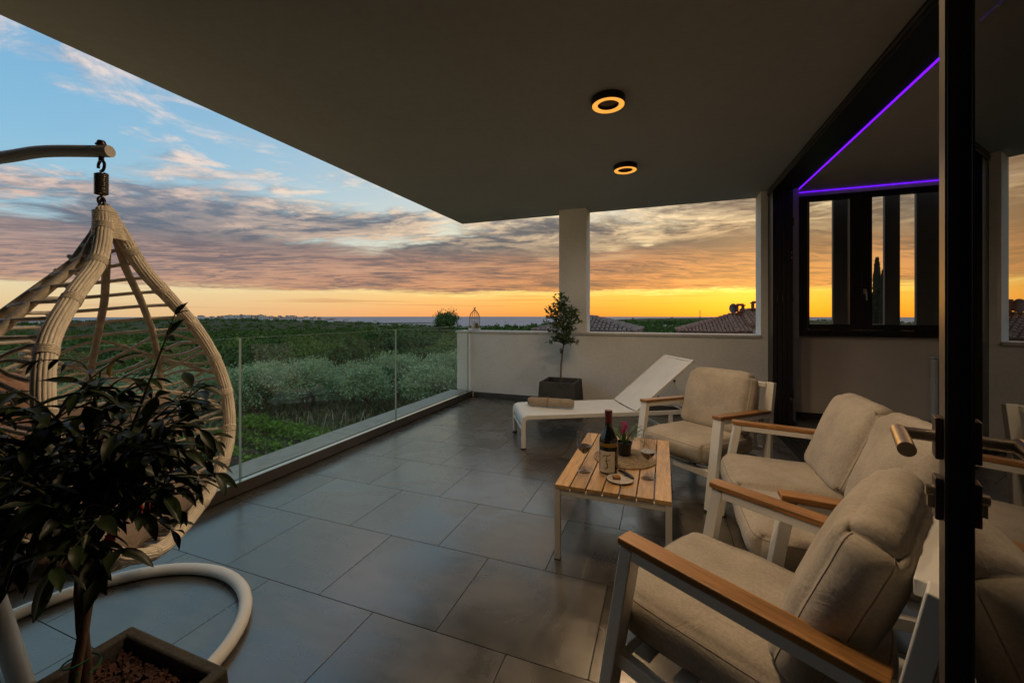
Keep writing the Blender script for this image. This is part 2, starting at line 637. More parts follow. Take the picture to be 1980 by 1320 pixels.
def mat_leaf(name, top, back, rough=0.35, var=0.35, trans=0.25, spec=0.5):
    m, N = mat_new(name)
    geo = N.n('ShaderNodeNewGeometry')
    oi = N.n('ShaderNodeObjectInfo').outputs['Random']
    isl = geo.outputs['Random Per Island']
    r = N.m('FRACT', N.m('ADD', oi, isl))
    c = coords(N)
    nz = N.noise(c, 22, 3, 0.6)
    base = N.mix(geo.outputs['Backfacing'], (*top, 1), (*back, 1))
    h = N.n('ShaderNodeHueSaturation')
    N.put(h.inputs['Color'], base)
    N.put(h.inputs['Hue'], N.m('ADD', 0.485, N.m('MULTIPLY', r, 0.03)))
    N.put(h.inputs['Value'], N.m('ADD', 1 - var, N.m('ADD', N.m('MULTIPLY', r, 1.5 * var), N.m('MULTIPLY', nz, 0.5 * var))))
    bs = N.n('ShaderNodeBsdfPrincipled')
    N.put(bs.inputs['Base Color'], h.outputs[0])
    bs.inputs['Roughness'].default_value = rough
    bs.inputs['Specular IOR Level'].default_value = spec
    tl = N.n('ShaderNodeBsdfTranslucent')
    N.put(tl.inputs['Color'], h.outputs[0])
    mx = N.n('ShaderNodeMixShader')
    mx.inputs[0].default_value = trans
    N.put(mx.inputs[1], bs.outputs[0])
    N.put(mx.inputs[2], tl.outputs[0])
    finish(N, mx)
    return m


M = {}
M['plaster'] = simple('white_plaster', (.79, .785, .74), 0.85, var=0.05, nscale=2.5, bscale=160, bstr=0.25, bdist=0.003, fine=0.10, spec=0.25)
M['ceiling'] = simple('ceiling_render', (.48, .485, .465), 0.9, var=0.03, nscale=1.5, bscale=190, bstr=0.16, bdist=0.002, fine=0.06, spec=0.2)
M['inwall'] = simple('interior_paint', (.70, .64, .58), 0.8, var=0.04, nscale=2, bscale=120, bstr=0.08, spec=0.3)
M['tile'] = mat_tile()
M['grout'] = simple('grout', (.035, .034, .032), 0.9, var=0.15, nscale=30)
M['skirt'] = simple('skirting_tile', (.075, .072, .068), 0.4, var=0.2, nscale=5)
M['stone'] = simple('sill_stone', (.42, .39, .34), 0.6, var=0.12, nscale=9, bscale=120, bstr=0.1)
M['coping'] = simple('coping_stone', (.60, .57, .52), 0.45, var=0.08, nscale=7, bscale=100, bstr=0.08)
M['black'] = simple('black_powder_coat', (.011, .0105, .0105), 0.38, var=0.2, nscale=4, bscale=300, bstr=0.06)
M['anthracite'] = simple('anthracite_panel', (.03, .031, .033), 0.55, var=0.15, nscale=3, bscale=200, bstr=0.08)
M['fin'] = simple('grey_fin', (.10, .105, .105), 0.55, var=0.1, nscale=3)
M['white_metal'] = simple('white_powder_coat', (.80, .785, .72), 0.42, var=0.05, nscale=4, bscale=260, bstr=0.07)
M['cream_metal'] = simple('cream_powder_coat', (.70, .65, .54), 0.45, var=0.05, nscale=4, bscale=260, bstr=0.07)
M['bronze_metal'] = simple('bronze_aluminium', (.16, .145, .125), 0.35, metal=0.7, var=0.1, nscale=3)
M['steel'] = simple('brushed_steel', (.66, .58, .48), 0.28, metal=1.0, var=0.08, nscale=60, stretch=(1, 1, 0.05))
M['dark_steel'] = simple('dark_steel', (.10, .08, .075), 0.35, metal=0.9, var=0.2, nscale=20)
M['teak'] = mat_wood('teak_arm', (.385, .185, .056), 0)
M['teak_slat'] = mat_wood('teak_slat', (.50, .295, .12), 1, 0.24)
M['fabric'] = mat_fabric('beige_canvas', (.46, .40, .315))
M['piping'] = simple('beige_piping', (.30, .245, .19), 0.9, var=0.1, nscale=40)
M['sling'] = simple('white_sling_mesh', (.80, .80, .75), 0.6, var=0.04, nscale=5, bscale=500, bstr=0.2, bdist=0.002)
M['towel'] = simple('sand_towel', (.34, .265, .185), 0.95, var=0.12, nscale=20, bscale=260, bstr=0.6, bdist=0.006, sheen=0.3)
M['rubber'] = simple('dark_rubber', (.02, .02, .02), 0.7)
M['wicker'] = simple('cream_wicker', (.84, .77, .64), 0.45, var=0.18, nscale=30, stretch=(1, 1, .4), bscale=90, bstr=0.25, rnd_val=0.06)
M['wicker_rib'] = simple('wrapped_rib', (.60, .53, .42), 0.6, var=0.2, nscale=30, bscale=140, bstr=0.4)
M['egg_cushion'] = mat_fabric('taupe_cushion', (.30, .235, .19))
M['peach'] = mat_fabric('dusty_pink_pillow', (.42, .26, .20))
M['concrete'] = simple('dark_concrete', (.062, .060, .052), 0.85, var=0.3, nscale=8, bscale=70, bstr=0.5, bdist=0.006, fine=0.35)
M['soil'] = simple('bark_mulch', (.050, .024, .016), 0.9, var=0.6, nscale=50, bscale=60, bstr=0.8, bdist=0.01)
M['mulch'] = simple('bark_chip', (.060, .026, .017), 0.85, var=0.5, nscale=12, rnd_val=0.3)
M['bark'] = simple('tree_bark', (.17, .105, .065), 0.85, var=0.35, nscale=24, stretch=(1, 1, .25), bscale=45, bstr=0.6, bdist=0.006)
M['twig'] = simple('green_twig', (.045, .050, .022), 0.6, var=0.3, nscale=30)
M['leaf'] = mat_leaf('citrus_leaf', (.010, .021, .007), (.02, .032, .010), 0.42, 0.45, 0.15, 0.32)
M['leaf_yellow'] = mat_leaf('yellowing_leaf', (.30, .20, .02), (.32, .22, .03), 0.45, 0.2, 0.3)
M['leaf_back'] = mat_leaf('shrub_leaf', (.07, .115, .03), (.10, .14, .045), 0.35, 0.4, 0.2)
M['fruit'] = simple('red_fruit', (.42, .022, .014), 0.35, var=0.2, nscale=10)
M['pane'] = mat_pane('balustrade_glass', (.905, .955, .925))
M['pane_clear'] = mat_pane('window_glass', (.92, .93, .92))
M['pane_door'] = mat_pane('door_glass', (.16, .16, .16), 1.3)
M['glass_edge'] = simple('glass_edge', (.42, .52, .44), 0.25, var=0.1, nscale=3)
M['clear_glass'] = mat_pane('wine_glass_crystal', (.95, .95, .95), 2.2)
M['bottle'] = simple('dark_bottle_glass', (.006, .007, .004), 0.05, var=0.1, spec=0.7)
M['bottle_neck'] = simple('amber_bottle_glass', (.26, .135, .012), 0.06, var=0.1, spec=0.7)
M['capsule'] = simple('red_capsule', (.10, .008, .010), 0.35, var=0.15, nscale=20)
M['paper'] = simple('cream_label_paper', (.62, .55, .44), 0.75, var=0.06, nscale=30)
M['ink'] = simple('olive_ink', (.13, .105, .03), 0.6)
M['wine'] = simple('red_wine', (.020, .002, .003), 0.06, var=0.1, spec=0.6)
M['rattan'] = simple('woven_rattan', (.30, .225, .135), 0.75, var=0.3, nscale=60, bscale=120, bstr=0.6)
M['plum_pot'] = simple('dark_plum_pot', (.018, .012, .013), 0.35)
M['grass_leaf'] = mat_leaf('bromeliad_leaf', (.09, .17, .035), (.10, .17, .05), 0.35, 0.35, 0.2)
M['pink'] = mat_leaf('pink_bract', (.62, .03, .26), (.62, .06, .3), 0.4, 0.25, 0.25)
M['porcelain'] = simple('cream_porcelain', (.55, .50, .42), 0.2, var=0.05)
M['biscuit'] = simple('cork_brown', (.32, .145, .05), 0.8, var=0.35, nscale=80, bscale=120, bstr=0.6)
M['led'] = mat_emit('purple_led', (.13, .005, 1.0), 1.7)
M['ring_light'] = mat_emit('warm_ring_diffuser', (.74, .28, .042), 1.0)
M['candle'] = simple('white_candle', (.62, .62, .66), 0.5, var=0.06)
M['wire'] = simple('aged_wire', (.36, .28, .14), 0.5, metal=0.4)
M['white_paint'] = simple('white_enamel', (.62, .63, .63), 0.4, var=0.05)
M['radiator'] = simple('radiator_enamel', (.55, .60, .64), 0.35, var=0.04)
M['roof_tile'] = simple('clay_roof_tile', (.26, .135, .085), 0.85, var=0.45, nscale=2.5, fine=0.4)
M['roof_tile_grey'] = simple('weathered_clay_tile', (.22, .15, .115), 0.85, var=0.35, nscale=2.5, fine=0.3)
M['house_wall'] = simple('ochre_render', (.36, .27, .18), 0.9, var=0.08, nscale=2)
M['house_white'] = simple('pale_render', (.50, .48, .44), 0.9, var=0.08, nscale=2)
M['brick'] = simple('brick_red', (.16, .05, .03), 0.85, var=0.3, nscale=12)
M['far_roof'] = simple('far_terracotta', (.24, .10, .055), 0.9, var=0.3, nscale=0.3)
M['dish'] = simple('dish_grey', (.18, .19, .21), 0.5)
M['olive'] = mat_leaf('olive_foliage', (.33, .43, .20), (.42, .50, .30), 0.8, 0.5, 0.12, 0.15)
M['tree_leaf'] = mat_leaf('broadleaf_foliage', (.14, .21, .04), (.17, .24, .05), 0.8, 0.55, 0.12, 0.15)
M['tree_leaf_dark'] = mat_leaf('dark_foliage', (.07, .125, .035), (.09, .15, .045), 0.8, 0.55, 0.1, 0.15)
M['wood_far'] = mat_leaf('far_wood_foliage', (.072, .125, .026), (.09, .15, .034), 0.8, 0.5, 0.25, 0.15)
M['cypress'] = mat_leaf('cypress_foliage', (.012, .022, .010), (.016, .028, .012), 0.7, 0.4, 0.1)
M['veg'] = mat_leaf('vegetable_leaf', (.19, .29, .04), (.2, .3, .05), 0.7, 0.4, 0.3, 0.2)
M['drygrass'] = mat_leaf('dry_grass', (.20, .175, .075), (.20, .175, .075), 0.8, 0.4, 0.2)
M['grass'] = mat_leaf('green_grass', (.08, .13, .035), (.09, .14, .04), 0.7, 0.45, 0.2)
M['stake'] = simple('pale_stake', (.42, .36, .25), 0.8, var=0.15)

# ------------------------------------------------------------------ terrace: floor, ceiling, walls
CEIL = 2.855
FARY = 5.85
EDGE_X = -2.86           # inner face of the balustrade kerb
HOUSE_X = 1.215          # line of the folding doors
BACK_Y = -2.4

slab = MB().box(-3.25, 5.4, BACK_Y, 6.15, -0.30, -0.012)
slab.build('floor', M['grout'], None, kind='structure')
floor_o = bpy.data.objects['floor']

TW, TD, GAP = 0.626, 0.541, 0.003


def rect_tile(x0, x1, y0, y1):
    b = MB()
    b.box(x0, x1, y0, y1, -0.014, 0.0)
    return b


full = None
row = 0
y = 1.985 - TD * 9
r_i = -9
while y < 5.85:
    # joints: one row starts at -1.504 + n*TW, the next half a tile further
    off = -1.191 if (r_i % 2 == 0) else -1.191 + TW / 2
    x = off - TW * 4
    ya, yb = max(y, BACK_Y), min(y + TD, 5.85)
    while x < HOUSE_X - 0.02:
        xa, xb = max(x, EDGE_X - 0.03), min(x + TW, HOUSE_X - 0.06)
        if xb - xa > 0.02 and yb - ya > 0.02:
            whole = abs((xb - xa) - TW) < 1e-6 and abs((yb - ya) - TD) < 1e-6
            if whole and full is not None:
                o = full.copy()
                COL.objects.link(o)
                o.location = (xa, ya, 0)
            else:
                o = rect_tile(GAP / 2, xb - xa - GAP / 2, GAP / 2, yb - ya - GAP / 2).build('tile', M['tile'], floor_o, bevel=0.0006, segs=1)
                o.location = (xa, ya, 0)
                if whole:
                    full = o
        x += TW
    y += TD
    r_i += 1

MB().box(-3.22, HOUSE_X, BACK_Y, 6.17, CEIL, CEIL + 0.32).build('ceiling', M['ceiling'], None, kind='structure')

# far end: parapet with coping and skirting, column, narrow pier by the doors
pw = thing('parapet_wall', 'low white rendered parapet wall with stone coping behind the sun lounger', 'parapet', (0, FARY, 0))
MB().box(-3.14, HOUSE_X + 0.30, 0, 0.30, -0.05, 1.012).build('wall', M['plaster'], pw, bevel=0.004)
MB().box(-3.17, 1.144, -0.022, 0.322, 1.014, 1.048).build('coping', M['coping'], pw, bevel=0.004)
MB().box(-2.84, HOUSE_X - 0.01, -0.012, -0.001, 0.0015, 0.075).build('skirting', M['skirt'], pw, bevel=0.001)
# the short outer return beyond the glass line stands a touch proud
MB().box(-3.145, -2.955, -0.012, -0.001, 0.10, 1.012).build('end_pier', M['plaster'], pw, bevel=0.003)

cl = thing('column', 'square white column standing on the parapet behind the potted tree', 'column', (-1.247, FARY, 1.048))
MB().box(-0.203, 0.203, 0, 0.30, 0.001, CEIL - 1.048 - 0.001).build('column_shaft', M['plaster'], cl, bevel=0.004)

pr_ = thing('wall_pier', 'narrow white pier between the parapet opening and the black folding doors', 'pier', (1.144, FARY, 0))
MB().box(0, 0.405, 0.0, 0.30, 1.0135, CEIL - 0.001).build('pier', M['plaster'], pr_, bevel=0.004)

# ------------------------------------------------------------------ glass balustrade on the left
GX = -2.92
gr = thing('glass_railing', 'frameless glass balustrade along the terrace edge in a bronze base channel', 'railing', (GX, 0, 0))
ch = MB().box(-0.030, -0.012, -0.045, 5.835, 0.0, 0.092)
ch.box(0.012, 0.058, -0.045, 5.835, 0.0, 0.092)
ch.box(-0.030, 0.058, -0.045, 5.835, -0.005, 0.012)
ch.build('base_channel', M['bronze_metal'], gr, bevel=0.002)
MB().box(-0.0118, -0.0075, -0.045, 5.83, 0.02, 0.088).box(0.0075, 0.0118, -0.045, 5.83, 0.02, 0.088).build('gasket', M['rubber'], gr)
MB().box(0.0122, 0.0575, -0.045, 5.834, 0.0922, 0.0955).build('channel_cap', M['steel'], gr)
for y0, y1 in ((-0.04, 0.232), (0.242, 2.078), (2.088, 3.926), (3.936, 5.80)):
    b = MB()
    x0, x1, z0, z1 = -0.0072, 0.0072, 0.02, 1.13
    vs = [(x, y, z) for z in (z0, z1) for y in (y0, y1) for x in (x0, x1)]
    b.add(vs, [(2, 0, 4, 6), (1, 3, 7, 5)])
    b.cur = 1
    b.add(vs, [(0, 2, 3, 1), (4, 5, 7, 6), (0, 1, 5, 4), (3, 2, 6, 7)])
    b.build('glass_panel', [M['pane'], M['glass_edge']], gr)

ws = thing('window_sill', 'pale stone sill running outside the foot of the glass railing', 'sill', (-3.10, 0, 0))
yy = BACK_Y
for k in range(6):
    y1 = min(yy + 1.42, 5.83)
    MB().box(-0.15, 0.148, yy + 0.002, y1 - 0.002, 0.045, 0.085).build('sill_stone', M['stone'], ws, bevel=0.004)
    yy = y1
MB().box(-3.22, -2.955, BACK_Y, 5.83, -0.0118, 0.0445).build('slab_edge', M['plaster'], floor_o)

# the storey below
hw = MB().box(-3.10, 5.4, BACK_Y + 0.05, 6.12, -4.1, -0.3005)
hw.build('house_wall', M['plaster'], None, kind='structure')

# ------------------------------------------------------------------ ceiling lamps
def ring_lamp(x, y, label, k_=1.0):
    t = thing('ring_lamp', label, 'ceiling lamp', (x, y, CEIL), 0, 'ring shaped ceiling lamps')
    MB().lathe([(0.0, -0.0005), (0.119, -0.0005), (0.119, -0.048), (0.114, -0.052), (0.113, -0.046)], 40, caps=False).build('housing', M['black'], t, smooth=True)
    MB().lathe([(0.075, -0.046), (0.075, -0.030), (0.0, -0.028)], 40, caps=False).build('centre_plate', M['black'], t, smooth=True)
    MB().lathe([(0.1125, -0.046), (0.112, -0.053), (0.104, -0.056), (0.083, -0.056), (0.077, -0.053), (0.0755, -0.040)], 48, caps=False).build('diffuser_ring', M['ring_light'], t, smooth=True)
    for k in range(4):
        ld = bpy.data.lights.new('lamp_glow', 'SPOT')
        ld.energy = LAMP_W * k_ / 4
        ld.color = LAMP_COL
        ld.spot_size = R(165)
        ld.spot_blend = 0.9
        ld.shadow_soft_size = 0.0
        lo = link('lamp_glow', ld, t)
        lo.location = (0.09 * math.cos(k * PI / 2), 0.09 * math.sin(k * PI / 2), -0.060)
    return t


ring_lamp(-0.372, 2.96, 'black ring ceiling lamp glowing amber, the larger and nearer of the two', 0.5)
ring_lamp(-0.372, 1.57, 'black ring ceiling lamp above the near armchair, next in the row of lamps', 0.75)
ring_lamp(-0.372, 4.35, 'small far black ring ceiling lamp glowing amber, near the column', 0.22)

# ------------------------------------------------------------------ black folding door set (folded back at the far jamb)
fd = thing('folding_door', 'black folding door set with its leaves stacked against the far jamb', 'folding door', (HOUSE_X, 0, 0))
MB().box(0, 0.22, 1.30, FARY - 0.001, CEIL - 0.075, CEIL - 0.001).build('head_frame', M['black'], fd, bevel=0.003)
MB().box(0.2205, 0.336, 1.30, FARY + 0.2, CEIL - 0.006, CEIL + 0.0015).build('head_cover', M['black'], fd)
MB().box(-0.006, -0.0005, 1.30, FARY - 0.001, CEIL - 0.045, CEIL - 0.0305).build('head_trim', M['bronze_metal'], fd)
trk = MB().box(-0.055, 0.26, 1.30, FARY - 0.001, -0.012, -0.001)
trk.build('track_base', M['black'], fd)
for k, xx in enumerate((-0.045, 0.01, 0.065, 0.12, 0.175, 0.23)):
    MB().box(xx, xx + 0.016, 1.30, FARY - 0.002, -0.0008, 0.010).build('track_rail', M['dark_steel'], fd, bevel=0.001)
for k in range(4):
    x0 = 0.004 + k * 0.0525
    lf = MB()
    y0, y1 = FARY - 0.25, FARY - 0.012
    lf.box(x0, x0 + 0.048, y0, y1, 0.014, CEIL - 0.078)
    leaf_o = lf.build('door_leaf', M['black'], fd, bevel=0.004)
    for zz in (0.32, 1.45, 2.35):
        MB().tube([(x0 + 0.05, y0 - 0.004, zz), (x0 + 0.05, y0 - 0.004, zz + 0.09)], 0.006, 8).build('hinge', M['dark_steel'], leaf_o, smooth=True)
MB().box(0.19, 0.20, FARY - 0.259, FARY - 0.2505, 1.96, 1.985).box(0.19, 0.20, FARY - 0.259, FARY - 0.2505, 2.03, 2.04).box(0.18, 0.19, FARY - 0.259, FARY - 0.2505, 0.30, 0.33).build('latch_plate', M['steel'], fd)

# ------------------------------------------------------------------ the dim room beyond the folding doors
IX0, IX1, IY1 = 1.552, 5.2, 6.07
WX0, WX1, WZ0, WZ1 = 1.560, 4.55, 1.066, 2.79
rw = MB()
rw.box(IX0, WX0, IY1, IY1 + 0.08, 0, CEIL)
rw.box(WX0, WX1, IY1, IY1 + 0.08, 0, WZ0)
rw.box(WX0, WX1, IY1, IY1 + 0.08, WZ1, CEIL)
rw.box(WX1, IX1, IY1, IY1 + 0.08, 0, CEIL)
rw.build('room_wall', M['inwall'], None, kind='structure')
MB().box(IX1, IX1 + 0.1, 1.2, IY1 + 0.08, 0, CEIL).box(HOUSE_X + 0.34, IX1, 1.2, 1.30, 0, CEIL).build('room_side_wall', M['inwall'], None, kind='structure')
MB().box(HOUSE_X + 0.262, IX1, 1.3, IY1, -0.011, -0.001).build('room_floor', M['skirt'], None, kind='structure')
MB().box(HOUSE_X + 0.001, IX1 + 0.1, 1.2, IY1 + 0.08, CEIL + 0.002, CEIL + 0.3).build('room_ceiling', M['inwall'], None, kind='structure')
MB().box(IX0 + 0.01, IX1, IY1 - 0.014, IY1 - 0.001, 0.001, 0.075).build('room_skirting', M['anthracite'], None, kind='structure')

le = thing('led_strip', 'purple glowing LED strip along the folding door side of the room ceiling', 'LED strip', (IX0, 0, CEIL - 0.004), 0, 'purple LED strips')
MB().box(0.004, 0.012, 1.6, IY1 - 0.02, -0.006, 0.0).build('led_tape', M['led'], le)
MB().box(0.0125, 0.016, 1.6, IY1 - 0.02, -0.010, 0.003).build('led_channel', M['steel'], le)
le2 = thing('led_strip', 'purple glowing LED strip running above the black window', 'LED strip', (0, IY1, CEIL - 0.004), 0, 'purple LED strips')
tp = MB()
k = 0
xx = IX0 + 0.02
while xx < IX1 - 0.1:
    tp.box(xx, xx + 0.017, -0.011, -0.004, -0.0075, -0.001)
    xx += 0.024
o = tp.build('led_tape', M['led'], le2)
o['kind'] = 'stuff'
MB().box(IX0 + 0.02, IX1 - 0.1, -0.0038, -0.0005, -0.010, 0.003).build('led_channel', M['steel'], le2)

# window to the west with two sashes
wn = thing('window', 'black framed window with two sashes showing the orange sunset', 'window', (0, IY1, 0))
fr = MB()
fr.box(WX0, WX0 + 0.134, -0.02, 0.07, WZ0, WZ1)
fr.box(WX1 - 0.045, WX1, -0.02, 0.07, WZ0, WZ1)
fr.box(WX0 + 0.135, WX1 - 0.046, -0.02, 0.07, WZ0, WZ0 + 0.05)
fr.box(WX0 + 0.135, WX1 - 0.046, -0.02, 0.07, WZ1 - 0.045, WZ1)
fr.build('frame', M['black'], wn, bevel=0.003)
MB().box(WX0 - 0.004, WX1 + 0.012, -0.06, -0.021, WZ0 - 0.03, WZ0 - 0.001).build('sill', M['black'], wn, bevel=0.003)


def sash(x0, x1, wl, wr):
    s = MB()
    z0, z1 = WZ0 + 0.052, WZ1 - 0.047
    s.box(x0, x0 + wl, -0.035, 0.035, z0, z1)
    s.box(x1 - wr, x1, -0.035, 0.035, z0, z1)
    s.box(x0 + wl + 0.0005, x1 - wr - 0.0005, -0.035, 0.035, z0, z0 + 0.07)
    s.box(x0 + wl + 0.0005, x1 - wr - 0.0005, -0.035, 0.035, z1 - 0.022, z1)
    so = s.build('sash', M['black'], wn, bevel=0.003)
    MB().box(x0 + wl - 0.004, x1 - wr + 0.004, -0.004, 0.004, z0 + 0.066, z1 - 0.018).build('pane', M['pane_clear'], so)
    return so


sash(1.699, 2.235, 0.012, 0.115)
s2 = sash(2.240, 3.36, 0.098, 0.075)
sash(3.365, 4.50, 0.075, 0.04)
hd = MB().bar((2.262, -0.045, 1.555), (2.262, -0.045, 1.615), 0.026, 0.012, (0, 1, 0))
hd.tube([(2.262, -0.045, 1.60), (2.262, -0.075, 1.60), (2.262, -0.083, 1.575), (2.266, -0.083, 1.50), (2.268, -0.080, 1.475)], 0.008, 8)
hd.build('handle', M['steel'], s2, smooth=True)
MB().box(1.665, 1.677, -0.028, -0.0205, 1.075, 1.145).build('hinge', M['dark_steel'], wn)
for i, (fx, lab) in enumerate(((2.035, 'grey vertical fin outside the left window sash, nearest the folded doors'), (2.56, 'grey vertical fin outside the window just right of the cypress trees'),
                               (2.865, 'grey vertical fin outside the window, beside the glass door edge'), (3.35, 'grey vertical fin outside the window, hidden behind the glass door'))):
    f_ = thing('shade_fin', lab, 'sun fin', (fx, 6.29, 0), 0, 'grey fins outside the window')
    MB().box(0, (0.225, 0.15, 0.26, 0.15)[i], 0, 0.05, 0.9, 3.0).build('fin_blade', M['fin'], f_, bevel=0.004)

rd = thing('radiator', 'pale blue white radiator at the right end of the wall below the window', 'radiator', (2.86, 5.97, 0))
for k in range(9):
    MB().box(k * 0.06, k * 0.06 + 0.045, -0.02, 0.05, 0.10, 0.80).build('fin_column', M['radiator'], rd, bevel=0.012)
MB().box(-0.012, 0.55, -0.032, 0.06, 0.803, 0.835).build('top_cover', M['radiator'], rd, bevel=0.012)
MB().box(0.0, 0.53, 0.0, 0.03, 0.075, 0.0985).box(0.02, 0.05, 0.0, 0.03, 0.0, 0.0745).box(0.48, 0.51, 0.0, 0.03, 0.0, 0.0745).build('base_rail', M['radiator'], rd)

# house wall that encloses the nook behind the open glass door
MB().box(-3.10, -0.80, -0.30, -0.05, -0.001, CEIL - 0.002).build('rear_wall', M['anthracite'], None, kind='structure')  # unseen wall behind the camera, coloured dark to cut the fill light
MB().box(-3.10, -0.9, BACK_Y, BACK_Y + 0.1, -0.001, CEIL - 0.002).box(-0.9, 1.5, BACK_Y, BACK_Y + 0.1, -0.001, CEIL - 0.002).box(-3.10, -3.0, BACK_Y + 0.1, -0.301, -0.001, CEIL - 0.002).box(1.4, 1.5, BACK_Y + 0.1, -0.301, -0.001, CEIL - 0.002).box(-0.8, 0.19, -0.3, -0.05, 2.3, CEIL - 0.002).build('rear_room_wall', M['inwall'], None, kind='structure')
MB().box(0.20, HOUSE_X + 0.33, -0.20, 0.02, 0, CEIL - 0.002).build('nook_wall', M['anthracite'], None, kind='structure')  # both nook walls get a dark colour to deepen the shade behind the glass
MB().box(HOUSE_X, HOUSE_X + 0.30, 0.021, 1.198, 0, CEIL - 0.002).build('nook_side_wall', M['anthracite'], None, kind='structure')

# ------------------------------------------------------------------ open glass door leaf right beside the camera
PHI = R(19.3)
tv = (math.sin(PHI), math.cos(PHI))
Gp = (0.412, 0.795)
LEAF = 0.69
hx, hy = Gp[0] - tv[0] * LEAF, Gp[1] - tv[1] * LEAF
gd = thing('glass_door', 'black framed glass door standing open in the right foreground, mirroring the terrace', 'glass door', (hx, hy, 0), PI / 2 - PHI)
# local x runs towards the free edge, local y towards the terrace
st = LEAF
ZT = 2.78
f0, f1 = -0.020, 0.0135
MB().box(st, st + 0.052, f0, f1, 0.012, ZT).build('lock_stile', M['black'], gd, bevel=0.0025)
MB().box(st + 0.001, st + 0.051, f1 + 0.0003, f1 + 0.0018, 0.013, ZT - 0.001).build('lit_stile_face', M['bronze_metal'], gd)  # bronze skin over the black stile, its colour stands in for warm light
MB().box(0.0, 0.085, f0, f1, 0.012, ZT).build('hinge_stile', M['black'], gd, bevel=0.0025)
MB().box(0.0855, st - 0.0005, f0, f1, 0.012, 0.11).build('bottom_rail', M['black'], gd, bevel=0.0025)
MB().box(0.0855, st - 0.0005, f0, f1, ZT - 0.09, ZT).build('top_rail', M['black'], gd, bevel=0.0025)
MB().box(0.083, st + 0.003, -0.018, 0.0, 0.108, ZT - 0.088).build('pane', M['pane_door'], gd)
hx0 = st + 0.026
hnd = MB().box(hx0 - 0.016, hx0 + 0.016, f1 + 0.002, f1 + 0.011, 1.078, 1.142).build('handle', M['dark_steel'], gd, bevel=0.002)
MB().tube([(hx0, f1 + 0.011, 1.110), (hx0, f1 + 0.046, 1.110)], 0.0095, 16).build('spindle', M['steel'], hnd, smooth=True)
MB().tube([(hx0 + 0.0095, f1 + 0.050, 1.110), (hx0 - 0.115, f1 + 0.050, 1.110)], 0.0105, 20).build('lever', M['steel'], hnd, smooth=True)
esc = MB().box(hx0 - 0.016, hx0 + 0.016, f1 + 0.002, f1 + 0.011, 0.985, 1.049).build('lock_escutcheon', M['dark_steel'], gd, bevel=0.002)
MB().tube([(hx0, f1 + 0.011, 1.025), (hx0, f1 + 0.020, 1.025)], 0.0085, 14).box(hx0 - 0.004, hx0 + 0.004, f1 + 0.011, f1 + 0.018, 0.999, 1.022).build('lock_cylinder', M['steel'], esc, smooth=True)

